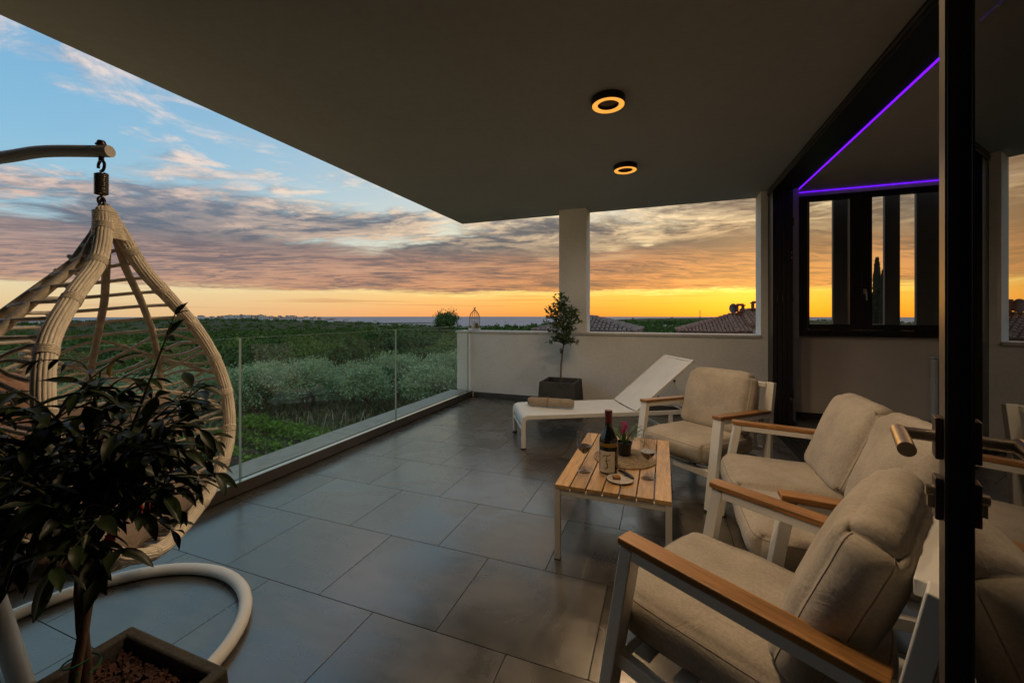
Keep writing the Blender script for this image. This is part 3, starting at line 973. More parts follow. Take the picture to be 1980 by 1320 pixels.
# ------------------------------------------------------------------ cushions
def cushion_mb(lx, ly, lz, r, puff, seed, nx=26, ny=26, nz=10, wr=0.006, wf=5.0, side_puff=0.012, gather=None, dome=4):
    """soft box centred on the origin: rounded edges, swelling faces, creases"""
    rng = random.Random(seed)
    ofs = Vector((rng.uniform(0, 50), rng.uniform(0, 50), rng.uniform(0, 50)))
    idx, vs, fs = {}, [], []
    hx, hy, hz = lx / 2, ly / 2, lz / 2

    def warp(a):
        return math.sin(a * PI / 2) * 0.55 + a * 0.45

    def vert(i, j, k):
        key = (i, j, k)
        if key in idx:
            return idx[key]
        u, v, w = warp(2 * i / nx - 1), warp(2 * j / ny - 1), warp(2 * k / nz - 1)
        p = Vector((u * hx, v * hy, w * hz))
        inn = Vector((max(-(hx - r), min(hx - r, p.x)), max(-(hy - r), min(hy - r, p.y)), max(-(hz - r), min(hz - r, p.z))))
        d = p - inn
        nrm = d.normalized() if d.length > 1e-6 else Vector((0, 0, 1 if w > 0 else -1))
        q = inn + nrm * r
        q.z += (1 if w > 0 else -1) * puff * (1 - abs(u) ** dome) * (1 - abs(v) ** dome) * min(1, abs(w) * 1.2)
        q.x += u * side_puff * (1 - v ** 4) * (1 - w * w)
        q.y += v * side_puff * (1 - u ** 4) * (1 - w * w)
        # corners pull in a little
        cc = (abs(u) * abs(v)) ** 6
        q.x -= u * 0.018 * cc
        q.y -= v * 0.018 * cc
        s_ = Vector((q.x * wf, q.y * wf, q.z * wf)) + ofs
        h = noise.fractal(s_, 0.9, 2.0, 3) * wr
        if gather:
            ax, kfreq, amp = gather
            e = max(0.0, (abs((u, v, w)[ax]) - 0.55) / 0.45)
            t = (q.y if ax == 0 else q.x)
            h += amp * e * (math.sin(t * kfreq + 3 * noise.noise(s_ * 0.7)) * 0.6 + noise.noise(Vector((t * kfreq * .35, q.z * 6, 3)) + ofs) * 0.9)
        q += nrm * h
        idx[key] = len(vs)
        vs.append(q)
        return idx[key]

    for i in range(nx):
        for j in range(ny):
            fs.append((vert(i, j, nz), vert(i + 1, j, nz), vert(i + 1, j + 1, nz), vert(i, j + 1, nz)))
            fs.append((vert(i, j, 0), vert(i, j + 1, 0), vert(i + 1, j + 1, 0), vert(i + 1, j, 0)))
    for i in range(nx):
        for k in range(nz):
            fs.append((vert(i, 0, k), vert(i + 1, 0, k), vert(i + 1, 0, k + 1), vert(i, 0, k + 1)))
            fs.append((vert(i, ny, k), vert(i, ny, k + 1), vert(i + 1, ny, k + 1), vert(i + 1, ny, k)))
    for j in range(ny):
        for k in range(nz):
            fs.append((vert(0, j, k), vert(0, j, k + 1), vert(0, j + 1, k + 1), vert(0, j + 1, k)))
            fs.append((vert(nx, j, k), vert(nx, j + 1, k), vert(nx, j + 1, k + 1), vert(nx, j, k + 1)))
    b = MB()
    b.add(vs, fs)
    # seam loops around the two faces follow the surface
    loops = []
    for kk in (nz - 2, 2):
        lp = [vert(i, 0, kk) for i in range(nx)] + [vert(nx, j, kk) for j in range(ny)] + [vert(i, ny, kk) for i in range(nx, 0, -1)] + [vert(0, j, kk) for j in range(ny, 0, -1)]
        loops.append([vs[i].copy() for i in lp])
    return b, loops


def place_mb(b, mat):
    b.v = [tuple(mat @ Vector(p)) for p in b.v]
    return b


def cushion(name, parent, mat4, size, r, puff, seed, fabric='fabric', pipe=True, open_top=False, **kw):
    b, loops = cushion_mb(*size, r, puff, seed, **kw)
    o = place_mb(b, mat4).build(name, M[fabric], parent, smooth=True, ang=180)
    if pipe:
        for lp in loops:
            if open_top:
                nx_, ny_ = kw['nx'], kw['ny']
                lp = lp[1:2 * nx_ + ny_]
            pb = MB().tube([mat4 @ p for p in lp], 0.0019, 5, closed=not open_top)
            pb.build('seam', M['piping'], o, smooth=True, ang=180)
    return o


# ------------------------------------------------------------------ lounge seats with white frames and teak arms
def lounge(name, label, cat, loc, rot, W, nseat, group, seed):
    t = thing(name, label, cat, (*loc, 0), rot, group)
    wm = M['white_metal']
    aw, L, z0, sl = 0.065, 0.60, 0.625, 0.045
    for s in (1, -1):
        yc = s * (W / 2 - aw / 2)
        zr = lambda x: z0 - 0.0225 - 0.016 - sl * x       # axis of the rail under the teak
        MB().path([(-0.078, yc, 0.012), (0.022, yc, zr(0.02) + 0.012)], aw - 0.006, 0.042).build('leg', wm, t, bevel=0.004)
        MB().path([(0.0425, yc, zr(0.04) - 0.001), (L + 0.01, yc, zr(L))], aw - 0.006, 0.03).build('arm_rail', wm, t, bevel=0.003)
        MB().path([(L + 0.012, yc, 0.012), (L + 0.03, yc, z0 - sl * L - 0.03), (L + 0.072, yc, 0.795)], aw - 0.012, 0.04).build('leg', wm, t, bevel=0.004)
        MB().path([(-0.006, yc, z0 - 0.011), (L + 0.004, yc, z0 - 0.011 - sl * L)], aw, 0.022).build('armrest', M['teak'], t, bevel=0.004)
        MB().path([(-0.028, yc, 0.235), (L + 0.0, yc, 0.215)], 0.030, 0.045).build('side_rail', wm, t, bevel=0.003)
        MB().box(-0.098, -0.052, yc - 0.027, yc + 0.027, 0.0, 0.0115).box(L - 0.008, L + 0.032, yc - 0.024, yc + 0.024, 0.0, 0.0115).build('foot_pad', M['rubber'], t)
    yi = W / 2 - aw + 0.004
    MB().box(-0.052, -0.014, -yi, yi, 0.212, 0.257).build('front_rail', wm, t, bevel=0.003)
    MB().box(L - 0.015, L + 0.015, -yi, yi, 0.192, 0.237).build('rear_rail', wm, t, bevel=0.003)
    MB().path([(L + 0.0515, -W / 2 + 0.058, 0.775), (L + 0.0515, W / 2 - 0.058, 0.775)], 0.04, 0.034, (1, 0, 0)).build('top_rail', wm, t, bevel=0.004)
    nb = 5 * nseat
    for k in range(nb):
        yy = -yi + (k + 0.5) * 2 * yi / nb
        MB().path([(L + 0.012, yy, 0.30), (L + 0.018, yy, 0.56), (L + 0.047, yy, 0.757)], 0.03, 0.008).build('back_slat', wm, t, bevel=0.002)
    MB().box(L + 0.004, L + 0.030, -yi - 0.0, yi, 0.278, 0.312).build('lower_back_rail', wm, t, bevel=0.003)
    for k in range(5):
        xx = 0.02 + k * 0.125
        MB().box(xx, xx + 0.05, -yi - 0.008, yi + 0.008, 0.2585, 0.268).build('seat_slat', wm, t, bevel=0.002)
    cw = (2 * yi - 0.006) / nseat
    rng = random.Random(seed)
    for k in range(nseat):
        yc = -yi + 0.003 + cw * (k + 0.5)
        mt = Matrix.Translation((0.235, yc, 0.348)) @ Matrix.Rotation(R(1.5), 4, 'Y')
        cushion('seat_cushion', t, mt, (0.64, cw - 0.012, 0.148), 0.05, 0.014, seed + k, nx=24, ny=24, nz=10, wr=0.007, wf=4.5)
        tilt = R(21 + rng.uniform(-2, 2))
        mt = Matrix.Translation((0.495 + rng.uniform(-.006, .006), yc, 0.622)) @ Matrix.Rotation(tilt, 4, 'Y') @ Matrix.Rotation(R(90), 4, 'Y') @ Matrix.Rotation(R(rng.uniform(-1.5, 1.5)), 4, 'Z')
        cushion('back_cushion', t, mt, (0.49, cw - 0.012, 0.13), 0.062, 0.034, seed + 10 + k, open_top=True, nx=36, ny=36, nz=12, wr=0.0065, wf=4.5, gather=(0, 80.0, 0.0022), dome=2)
    return t


lounge('armchair', 'beige cushioned armchair in the right foreground beside the glass door, teak arms facing the table', 'armchair', (0.041, 1.565), -0.507, 0.693, 1, 'lounge seats around the table', 11)
lounge('armchair', 'beige cushioned armchair at the far end, between the sun lounger and the sofa', 'armchair', (0.091, 3.205), 0.882, 0.693, 1, 'lounge seats around the table', 31)
lounge('sofa', 'two seat sofa with beige cushions and white frame along the folding door track', 'sofa', (0.422, 2.371), 0.0, 1.19, 2, 'lounge seats around the table', 51)

# small fallen leaf lying on the far armchair's arm
lf = thing('fallen_leaf', 'small yellow leaf lying on the arm of the far armchair', 'leaf', (0.62, 3.335, 0.607), 0.4)
b = MB()
b.add([(0, 0, 0.002), (.03, .014, .006), (.03, 0, .003), (.03, -.014, .007), (.065, .012, .005), (.065, 0, .002), (.065, -.012, .004), (.09, 0, .006)],
      [(0, 2, 1), (0, 3, 2), (1, 2, 5, 4), (2, 3, 6, 5), (4, 5, 7), (5, 6, 7)])
b.build('leaf_blade', M['leaf_yellow'], lf)

# ------------------------------------------------------------------ coffee table
tb = thing('coffee_table', 'low coffee table with seven teak slats on a cream metal frame', 'table', (-0.2525, 2.6, 0))
TX, TY, TZ = 0.293, 0.505, 0.400
for k in range(7):
    w_ = 2 * TX / 7
    x0 = -TX + k * w_
    MB().box(x0 + 0.003, x0 + w_ - 0.003, -TY, TY, TZ - 0.022, TZ).build('slat', M['teak_slat'], tb, bevel=0.002)
for sx in (-1, 1):
    for sy in (-1, 1):
        x, y = sx * (TX - 0.016), sy * (TY - 0.016)
        MB().box(x - 0.015, x + 0.015, y - 0.015, y + 0.015, 0.004, TZ - 0.0225).build('leg', M['cream_metal'], tb, bevel=0.002)
        MB().box(x - 0.016, x + 0.016, y - 0.016, y + 0.016, 0.0, 0.0038).build('foot_pad', M['rubber'], tb)
for sy in (-1, 1):
    y = sy * (TY - 0.016)
    MB().box(-TX + 0.0315, TX - 0.0315, y - 0.013, y + 0.013, TZ - 0.054, TZ - 0.0228).build('apron', M['cream_metal'], tb, bevel=0.002)
for sx in (-1, 1):
    x = sx * (TX - 0.016)
    MB().box(x - 0.013, x + 0.013, -TY + 0.0315, TY - 0.0315, TZ - 0.054, TZ - 0.0228).build('apron', M['cream_metal'], tb, bevel=0.002)
MB().box(-TX + 0.03, TX - 0.03, -0.02, 0.02, TZ - 0.044, TZ - 0.0228).build('cross_bar', M['cream_metal'], tb)

# bottle of wine
bt = thing('wine_bottle', 'dark magnum wine bottle with red capsule and cream label', 'bottle', (-0.296, 2.37, TZ), R(-93))
BR = 0.0525
MB().lathe([(0.036, 0.0), (0.049, 0.002), (BR, 0.008), (BR, 0.153)], 40).build('body', M['bottle'], bt, smooth=True)
MB().lathe([(BR, 0.1532), (BR, 0.176), (0.0512, 0.189), (0.046, 0.205), (0.036, 0.226), (0.026, 0.246), (0.0205, 0.264), (0.0185, 0.282), (0.0182, 0.300)], 40).build('neck', M['bottle'], bt, smooth=True)
MB().lathe([(BR + 0.0004, 0.1545), (BR + 0.0004, 0.1755)], 40).build('wine_level', M['bottle_neck'], bt, smooth=True)
MB().lathe([(0.0196, 0.285), (0.0196, 0.335), (0.0214, 0.337), (0.0214, 0.351), (0.0200, 0.3545), (0.0, 0.3545)], 28).build('capsule', M['capsule'], bt, smooth=True)


def wrap(x, z, r):
    a = x / r
    return (r * math.cos(a), r * math.sin(a), z)


lb = MB()
n = 22
LW, LZ0, LZ1 = 0.047, 0.012, 0.132
for i in range(n + 1):
    x = -LW + 2 * LW * i / n
    lb.v.append(wrap(x, LZ0, BR + 0.0006))
    lb.v.append(wrap(x, LZ1, BR + 0.0006))
for i in range(n):
    lb.f.append((2 * i, 2 * i + 2, 2 * i + 3, 2 * i + 1))
    lb.mi.append(0)
lo = lb.build('label', M['paper'], bt, smooth=True)


def stroke(pts, w0, w1, r):
    P = spline([(p[0], 0, p[1]) for p in pts], 8)
    b = MB()
    for i, p in enumerate(P):
        t = (P[min(i + 1, len(P) - 1)] - P[max(i - 1, 0)]).normalized()
        nrm = Vector((-t.z, 0, t.x))
        k = i / (len(P) - 1)
        w = (w0 + (w1 - w0) * math.sin(PI * k)) / 2
        for s in (-1, 1):
            q = p + nrm * s * w
            b.v.append(wrap(q.x, q.z, r))
    for i in range(len(P) - 1):
        b.f.append((2 * i, 2 * i + 2, 2 * i + 3, 2 * i + 1))
        b.mi.append(0)
    return b


# the flowing initial on the label: a hooked top bar, a long bent stem and a cross stroke
for pts, w0, w1 in (([(-0.022, 0.093), (-0.020, 0.104), (-0.010, 0.108), (0.004, 0.109), (0.016, 0.112), (0.022, 0.118)], 0.0022, 0.006),
                    ([(0.004, 0.109), (-0.001, 0.098), (-0.003, 0.082), (0.001, 0.066), (0.004, 0.052), (0.001, 0.039), (-0.009, 0.034), (-0.017, 0.039)], 0.0025, 0.0075),
                    ([(-0.012, 0.075), (-0.004, 0.080), (0.008, 0.083), (0.020, 0.086)], 0.002, 0.005)):
    stroke(pts, w0, w1, BR + 0.0010).build('initial_stroke', M['ink'], lo)
stroke([(-0.030, 0.0435), (-0.01, 0.0435), (0.01, 0.0435), (0.030, 0.0435)], 0.0008, 0.0014, BR + 0.0009).build('ruled_line', M['ink'], lo)


def wine_glass(x, y, label):
    g = thing('wine_glass', label, 'wine glass', (x, y, TZ), 0, 'wine glasses on the table')
    out = [(0.0, 0.0), (0.036, 0.0), (0.0372, 0.0015), (0.030, 0.004), (0.012, 0.0075), (0.0050, 0.012), (0.0037, 0.03), (0.0036, 0.085), (0.0055, 0.094), (0.014, 0.104), (0.030, 0.123),
           (0.0405, 0.143), (0.0425, 0.158), (0.0405, 0.185), (0.0365, 0.215), (0.0345, 0.234)]
    inn = [(0.0337, 0.2345), (0.0355, 0.215), (0.0394, 0.185), (0.0413, 0.158), (0.0393, 0.1435), (0.029, 0.1245), (0.012, 0.106), (0.0, 0.1015)]
    MB().lathe(out, 40, caps=False).build('glass', M['clear_glass'], g, smooth=True, ang=180)
    MB().lathe([(0.0, 0.1022), (0.0118, 0.1066), (0.0286, 0.125), (0.0388, 0.1438), (0.0400, 0.149), (0.0, 0.149)], 40).build('wine', M['wine'], g, smooth=True)
    return g


wine_glass(-0.427, 2.325, 'tall wine glass with red wine left of the bottle')
wine_glass(-0.082, 2.352, 'tall wine glass with red wine at the right edge of the table, beside the plate')

pm = thing('placemat', 'round woven rattan placemat under the bottle and the flower pot', 'placemat', (-0.232, 2.625, TZ))
b = MB()
pts = []
for i in range(900):
    a = i * 2 * PI / 60
    r = 0.004 + 0.184 * i / 900
    pts.append((r * math.cos(a), r * math.sin(a), 0.005 + 0.0012 * math.sin(a * 17.5)))
b.tube(pts, 0.0058, 5)
b.build('coiled_strand', M['rattan'], pm, smooth=True, ang=180)
MB().lathe([(0.0, 0.0005), (0.186, 0.0005), (0.186, 0.004), (0.0, 0.004)], 40).build('backing', M['rattan'], pm)

# bromeliad
bm_ = thing('bromeliad_plant', 'small bromeliad with one pink bloom in a dark plum pot', 'potted plant', (-0.234, 2.664, TZ + 0.0115))
MB().lathe([(0.0, 0.0), (0.036, 0.0), (0.0375, 0.003), (0.046, 0.072), (0.0495, 0.072), (0.0495, 0.082), (0.0465, 0.083), (0.0455, 0.070), (0.0, 0.068)], 32).build('pot', M['plum_pot'], bm_, smooth=True)
rng = random.Random(5)


def strap_leaf(a, length, rise, w, droop, seed):
    b = MB()
    n = 12
    for i in range(n + 1):
        k = i / n
        x = length * k * (1 - 0.12 * k)
        z = rise * math.sin(min(1.0, k * 1.15) * PI * 0.5) - droop * k * k * k
        ww = w * (1 - k ** 2.2) ** 0.8 * (0.75 + 0.25 * math.sin(k * PI)) + 0.0004
        for s, dz in ((-1, 0.25), (0, 0.0), (1, 0.25)):
            px, py = 0.006 + x, s * ww
            b.v.append((px * math.cos(a) - py * math.sin(a), px * math.sin(a) + py * math.cos(a), 0.069 + z + dz * ww))
    for i in range(n):
        for j in range(2):
            b.f.append((i * 3 + j, i * 3 + j + 1, i * 3 + 4 + j, i * 3 + 3 + j))
            b.mi.append(0)
    return b.build('leaf', M['grass_leaf'], bm_, smooth=True, ang=180)


for k in range(38):
    a = 2.399 * k + rng.uniform(-.3, .3)
    q = k / 38
    right = math.cos(a - R(15)) > 0.75
    L_ = rng.uniform(0.11, 0.17) + (0.12 if right and rng.random() < .7 else 0)
    strap_leaf(a, L_ * (0.55 + 0.45 * q), rng.uniform(0.05, 0.115) * (1.35 - 0.5 * q), rng.uniform(0.0032, 0.0065), rng.uniform(0.0, 0.04) + (0.05 if right else 0), k)
fl = MB()
for k in range(9):
    a = k * 2.399
    z0 = 0.115 + k * 0.0085
    r0 = 0.006
    sp = 0.020 * (1 - k / 11)
    hh = 0.045
    ca, sa = math.cos(a), math.sin(a)
    P = [(r0 * ca, r0 * sa, z0), ((r0 + sp * .8) * ca - .011 * sa, (r0 + sp * .8) * sa + .011 * ca, z0 + hh * .45), ((r0 + sp) * ca, (r0 + sp) * sa, z0 + hh * .42), ((r0 + sp * .8) * ca + .011 * sa, (r0 + sp * .8) * sa - .011 * ca, z0 + hh * .45), ((r0 + sp * 1.05) * ca, (r0 + sp * 1.05) * sa, z0 + hh)]
    fl.add(P, [(0, 2, 1), (0, 3, 2), (1, 2, 4), (2, 3, 4)])
fl.lathe([(0.004, 0.068), (0.0045, 0.12), (0.009, 0.15), (0.006, 0.19), (0.001, 0.205)], 8)
fl.build('flower', M['pink'], bm_, smooth=True)

# plate, a morsel and a corkscrew
pl = thing('plate', 'small cream plate at the near side of the table', 'plate', (-0.222, 2.262, TZ))
MB().lathe([(0.0, 0.001), (0.038, 0.001), (0.052, 0.005), (0.070, 0.0115), (0.0705, 0.013), (0.0685, 0.0138), (0.050, 0.0082), (0.036, 0.005), (0.0, 0.0045)], 40).build('dish', M['porcelain'], pl, smooth=True, ang=180)
ck = thing('cork', 'brown cork lying on the small plate', 'cork', (-0.240, 2.268, TZ + 0.0155), R(20))
MB().tube([(-0.021, 0, 0), (-0.0205, 0, 0), (0, 0, 0), (0.0205, 0, 0), (0.021, 0, 0)], [0.0095, 0.0108, 0.0112, 0.0108, 0.0095], 14).build('cork_body', M['biscuit'], ck, smooth=True)
cs = thing('corkscrew', 'folded waiter corkscrew resting across the rim of the plate', 'corkscrew', (-0.193, 2.315, TZ + 0.0165), R(-44))
MB().path([(-0.062, 0, 0.003), (-0.03, 0, 0.006), (0.02, 0, 0.004), (0.058, 0, -0.001)], 0.012, 0.013).build('handle', M['black'], cs, bevel=0.004)
MB().path([(-0.060, 0.0085, 0.006), (-0.005, 0.0095, 0.008), (0.045, 0.0085, 0.004)], 0.003, 0.011).build('lever_arm', M['steel'], cs, bevel=0.001)
cp = [(-0.045 + 0.05 * i / 40, 0.0035 * math.cos(i * 0.9) - 0.012, 0.0035 * math.sin(i * 0.9) + 0.002) for i in range(41)]
MB().tube(cp, 0.0014, 5).build('worm', M['steel'], cs, smooth=True)

# ------------------------------------------------------------------ sun lounger with a rolled towel
LY = math.atan2(0.475, 0.88)
sl_ = thing('sun_lounger', 'white sling sun lounger with raised backrest in front of the parapet', 'sun lounger', (-1.42, 3.955, 0), LY)
# local x runs from the foot end to the head, y across; frame 0.60 wide
wl = M['white_metal']
LZ = 0.322
HW = 0.295
HX = 1.155       # hinge
HEAD = 1.93
for s in (1, -1):
    y = s * HW
    fr_pts = [(0.012, y, 0.012), (0.012, y, LZ - 0.055), (0.022, y, LZ - 0.026), (0.055, y, LZ - 0.014), (HEAD, y, LZ - 0.014)]
    MB().path(fr_pts, 0.022, 0.042).build('side_frame', wl, sl_, bevel=0.004)
    MB().box(HEAD - 0.42, HEAD - 0.38, y - 0.011, y + 0.011, 0.012, LZ - 0.036).build('leg', wl, sl_, bevel=0.003)
    MB().box(-0.012, 0.036, y - 0.013, y + 0.013, 0.0, 0.0118).box(HEAD - 0.424, HEAD - 0.376, y - 0.013, y + 0.013, 0.0, 0.0118).build('foot_pad', M['rubber'], sl_)
MB().box(0.0, 0.03, -HW + 0.012, HW - 0.012, 0.165, 0.195).build('cross_bar', wl, sl_, bevel=0.003)
MB().box(HEAD - 0.415, HEAD - 0.385, -HW + 0.012, HW - 0.012, 0.10, 0.13).build('cross_bar', wl, sl_, bevel=0.003)
MB().box(HEAD - 0.03, HEAD - 0.002, -HW + 0.012, HW - 0.012, LZ - 0.032, LZ + 0.002).build('cross_bar', wl, sl_, bevel=0.003)
# seat sling: curls down over the foot end
sg = MB()
prof = [(0.006, 0.235), (0.004, 0.28), (0.014, LZ - 0.006), (0.045, LZ + 0.009)] + [(0.05 + (HX - 0.05) * i / 14, LZ + 0.0095 - 0.010 * math.sin(PI * i / 14)) for i in range(1, 15)]
ny = 8
for x, z in prof:
    for j in range(ny + 1):
        v = -1 + 2 * j / ny
        sg.v.append((x, v * (HW - 0.004), z - 0.010 * (1 - v * v)))
nv = len(sg.v)
sg.v += [(x, y, z - 0.004) for x, y, z in sg.v]
for i in range(len(prof) - 1):
    for j in range(ny):
        a = i * (ny + 1) + j
        sg.f.append((a, a + 1, a + ny + 2, a + ny + 1)); sg.mi.append(0)
        sg.f.append((nv + a, nv + a + ny + 1, nv + a + ny + 2, nv + a + 1)); sg.mi.append(0)
sg.build('seat_sling', M['sling'], sl_, smooth=True, ang=60)
# backrest
BA = R(39)
bx, bz = math.cos(BA), math.sin(BA)
bl = 0.80
bs_ = MB()
for i in range(9):
    t_ = bl * i / 8
    for j in range(ny + 1):
        v = -1 + 2 * j / ny
        sag = 0.014 * (1 - v * v)
        bs_.v.append((HX + 0.012 + bx * t_ + bz * sag, v * (HW - 0.006), LZ + 0.012 + bz * t_ - bx * sag))
nv = len(bs_.v)
bs_.v += [(x + bz * 0.004, y, z - bx * 0.004) for x, y, z in bs_.v]
for i in range(8):
    for j in range(ny):
        a = i * (ny + 1) + j
        bs_.f.append((a, a + 1, a + ny + 2, a + ny + 1)); bs_.mi.append(0)
        bs_.f.append((nv + a, nv + a + ny + 1, nv + a + ny + 2, nv + a + 1)); bs_.mi.append(0)
bk = bs_.build('backrest', M['sling'], sl_, smooth=True, ang=60)
for s in (1, -1):
    y = s * (HW - 0.008)
    p0 = Vector((HX + 0.012 + bz * 0.010, y, LZ + 0.012 - bx * 0.010))
    MB().path([p0, p0 + Vector((bx, 0, bz)) * bl], 0.016, 0.030).build('back_frame', wl, bk, bevel=0.003)
    q = p0 + Vector((bx, 0, bz)) * 0.50 + Vector((bz, 0, -bx)) * 0.016
    MB().tube([q, (HX + 0.56, y - s * 0.02, LZ - 0.01)], 0.0085, 8).build('prop_strut', wl, bk, smooth=True)
    MB().tube([q + Vector((0, -0.014, 0)), q + Vector((0, 0.014, 0))], 0.012, 10).build('pivot_bolt', M['dark_steel'], bk, smooth=True)
p0 = Vector((HX + 0.012 + bz * 0.010, 0, LZ + 0.012 - bx * 0.010)) + Vector((bx, 0, bz)) * (bl - 0.012)
MB().path([p0 + Vector((0, -HW + 0.018, 0)), p0 + Vector((0, HW - 0.018, 0))], 0.026, 0.022, (bx, 0, bz)).build('back_frame', wl, bk, bevel=0.003)
MB().tube([(HX + 0.56, -HW + 0.03, LZ - 0.01), (HX + 0.56, HW - 0.03, LZ - 0.01)], 0.009, 8).build('prop_bar', wl, sl_, smooth=True)

tw = thing('rolled_towel', 'sand coloured rolled towel tied at the foot of the sun lounger', 'towel', (-1.125, 4.175, LZ + 0.05), R(5))
b = MB()
for i in range(41):
    k = i / 40
    x = -0.235 + 0.47 * k
    e = min(1.0, min(k, 1 - k) * 14)
    r0 = 0.048 * (0.80 + 0.20 * e ** 0.5) + 0.0012 * math.sin(k * 23)
    for j in range(28):
        a = 2 * PI * j / 28
        r = r0 * (1 + 0.05 * math.sin(3 * a + 1) + 0.02 * noise.noise(Vector((x * 9, a * 2, 1))))
        if 2.2 < a < 2.6:
            r *= 0.93
        b.v.append((x, r * math.cos(a), max(-0.0455, r * math.sin(a) * 0.97)))
for i in range(40):
    for j in range(28):
        k2 = (j + 1) % 28
        b.f.append((i * 28 + j, i * 28 + k2, (i + 1) * 28 + k2, (i + 1) * 28 + j)); b.mi.append(0)
b.f.append(tuple(range(28))); b.mi.append(0)
b.f.append(tuple(40 * 28 + j for j in range(27, -1, -1))); b.mi.append(0)
two = b.build('roll', M['towel'], tw, smooth=True, ang=60)
for xx in (-0.241, 0.241):
    sp_ = [(xx * (1 + 0.003 * 0), (0.004 + 0.036 * i / 60) * math.cos(i * .42), (0.004 + 0.036 * i / 60) * math.sin(i * .42)) for i in range(61)]
    MB().tube(sp_, 0.0042, 5).build('spiral_end', M['towel'], two, smooth=True)
MB().tube([(-0.03 + 0.006 * math.sin(a), 0.0505 * math.cos(a), max(-0.0455, 0.0505 * math.sin(a))) for a in [2 * PI * i / 30 for i in range(30)]], 0.0035, 5, closed=True).build('tie_cord', M['bark'], tw, smooth=True)
MB().tube([(-0.045, -0.01, 0.052), (-0.036, 0.0, 0.058), (-0.03, 0.008, 0.054), (-0.024, 0.0, 0.058), (-0.015, -0.008, 0.053)], 0.004, 5).build('knot', M['bark'], tw, smooth=True)

# ------------------------------------------------------------------ birdcage lantern on the parapet
bc = thing('birdcage_lantern', 'small wire birdcage lantern with white base on the end of the parapet', 'lantern', (-2.905, 5.995, 1.048))
MB().lathe([(0.0, 0.0), (0.094, 0.0), (0.096, 0.004), (0.096, 0.030), (0.090, 0.036), (0.0, 0.036)], 28).build('base', M['white_paint'], bc, smooth=True)
for k in range(12):
    a = 2 * PI * k / 12
    prof = [(0.086, 0.036), (0.088, 0.12), (0.088, 0.20), (0.080, 0.245), (0.060, 0.285), (0.034, 0.315), (0.018, 0.335), (0.006, 0.352)]
    MB().tube([(r * math.cos(a), r * math.sin(a), z) for r, z in prof], 0.0028, 5).build('cage_wire', M['wire'], bc, smooth=True)
for zz, rr in ((0.195, 0.089), (0.215, 0.0885), (0.040, 0.0885)):
    MB().tube([(rr * math.cos(2 * PI * i / 36), rr * math.sin(2 * PI * i / 36), zz) for i in range(36)], 0.0036, 5, closed=True).build('cage_hoop', M['wire'], bc, smooth=True)
br = MB().tube([(-0.022, 0, 0.358), (-0.008, 0, 0.362), (0.006, 0, 0.366), (0.018, 0, 0.374), (0.027, 0, 0.377)], [0.002, 0.008, 0.009, 0.006, 0.001], 8)
br.add([(0.0, 0.004, 0.368), (-0.022, 0.018, 0.386), (-0.008, 0.006, 0.368)], [(0, 1, 2)]).add([(0.0, -0.004, 0.368), (-0.022, -0.018, 0.386), (-0.008, -0.006, 0.368)], [(0, 2, 1)])
br.tube([(0, 0, 0.345), (0, 0, 0.36)], 0.003, 6)
br.build('bird_finial', M['wire'], bc, smooth=True)
cd = thing('candle', 'white pillar candle standing inside the birdcage lantern', 'candle', (-2.912, 5.985, 1.0845))
MB().lathe([(0.0, 0.0), (0.036, 0.0), (0.0365, 0.002), (0.0365, 0.112), (0.034, 0.115), (0.028, 0.111), (0.0, 0.110)], 24).build('wax', M['candle'], cd, smooth=True)
MB().tube([(0, 0, 0.109), (0.001, 0, 0.122)], 0.0012, 5).build('wick', M['rubber'], cd)
vt = thing('votive', 'dark brown votive cup beside the white candle in the birdcage', 'votive', (-2.858, 5.985, 1.0845))
MB().lathe([(0.0, 0.0), (0.017, 0.0), (0.020, 0.02), (0.022, 0.085), (0.0205, 0.085), (0.018, 0.02), (0.0, 0.012)], 20).build('cup', M['bark'], vt, smooth=True)

# ------------------------------------------------------------------ potted trees
def square_pot(parent, top, bot, h, rim):
    b = MB()
    a, c, i_, k = top / 2, bot / 2, top / 2 - rim, top / 2 - rim - 0.004
    ring = lambda r, z: [(-r, -r, z), (r, -r, z), (r, r, z), (-r, r, z)]
    vs = ring(c, 0) + ring(a, h) + ring(i_, h) + ring(k, h * 0.55)
    fs = [(3, 2, 1, 0)]
    for l in range(3):
        for j in range(4):
            q = (j + 1) % 4
            fs.append((l * 4 + j, l * 4 + q, l * 4 + 4 + q, l * 4 + 4 + j))
    fs.append((12, 13, 14, 15))
    b.add(vs, fs)
    return b.build('pot', M['concrete'], parent, bevel=0.008, segs=3)


def leaf_mesh(name, L, W, curl, fold, mat, n=7, wave=0.0):
    b = MB()
    for i in range(n + 1):
        k = i / n
        w = W * (math.sin(PI * min(1, k * 0.96 + 0.03)) ** 0.85) * (1.12 - 0.45 * k)
        x = L * k * (1 - 0.08 * curl * k)
        z = -curl * L * k * k * 0.45
        wv = wave * math.sin(k * 9)
        b.v += [(x, w, z + fold * w + wv), (x, w * .5, z + fold * w * .35 + wv * .4), (x, 0, z), (x, -w * .5, z + fold * w * .35 - wv * .4), (x, -w, z + fold * w - wv)]
    for i in range(n):
        for j in range(4):
            a = i * 5 + j
            b.f.append((a, a + 5, a + 6, a + 1)); b.mi.append(0)
    # petiole
    b.tube([(-0.014, 0, 0.001), (0.004, 0, 0)], 0.0011, 4)
    me = bpy.data.meshes.new(name)
    me.from_pydata(b.v, [], b.f)
    me.materials.append(mat)
    me.polygons.foreach_set('use_smooth', [True] * len(me.polygons))
    me.update()
    return me


def frame_from(d, up):
    x = d.normalized()
    z = (up - x * up.dot(x))
    z = z.normalized() if z.length > 1e-5 else x.orthogonal().normalized()
    y = z.cross(x)
    return Matrix((x, y, z)).transposed()


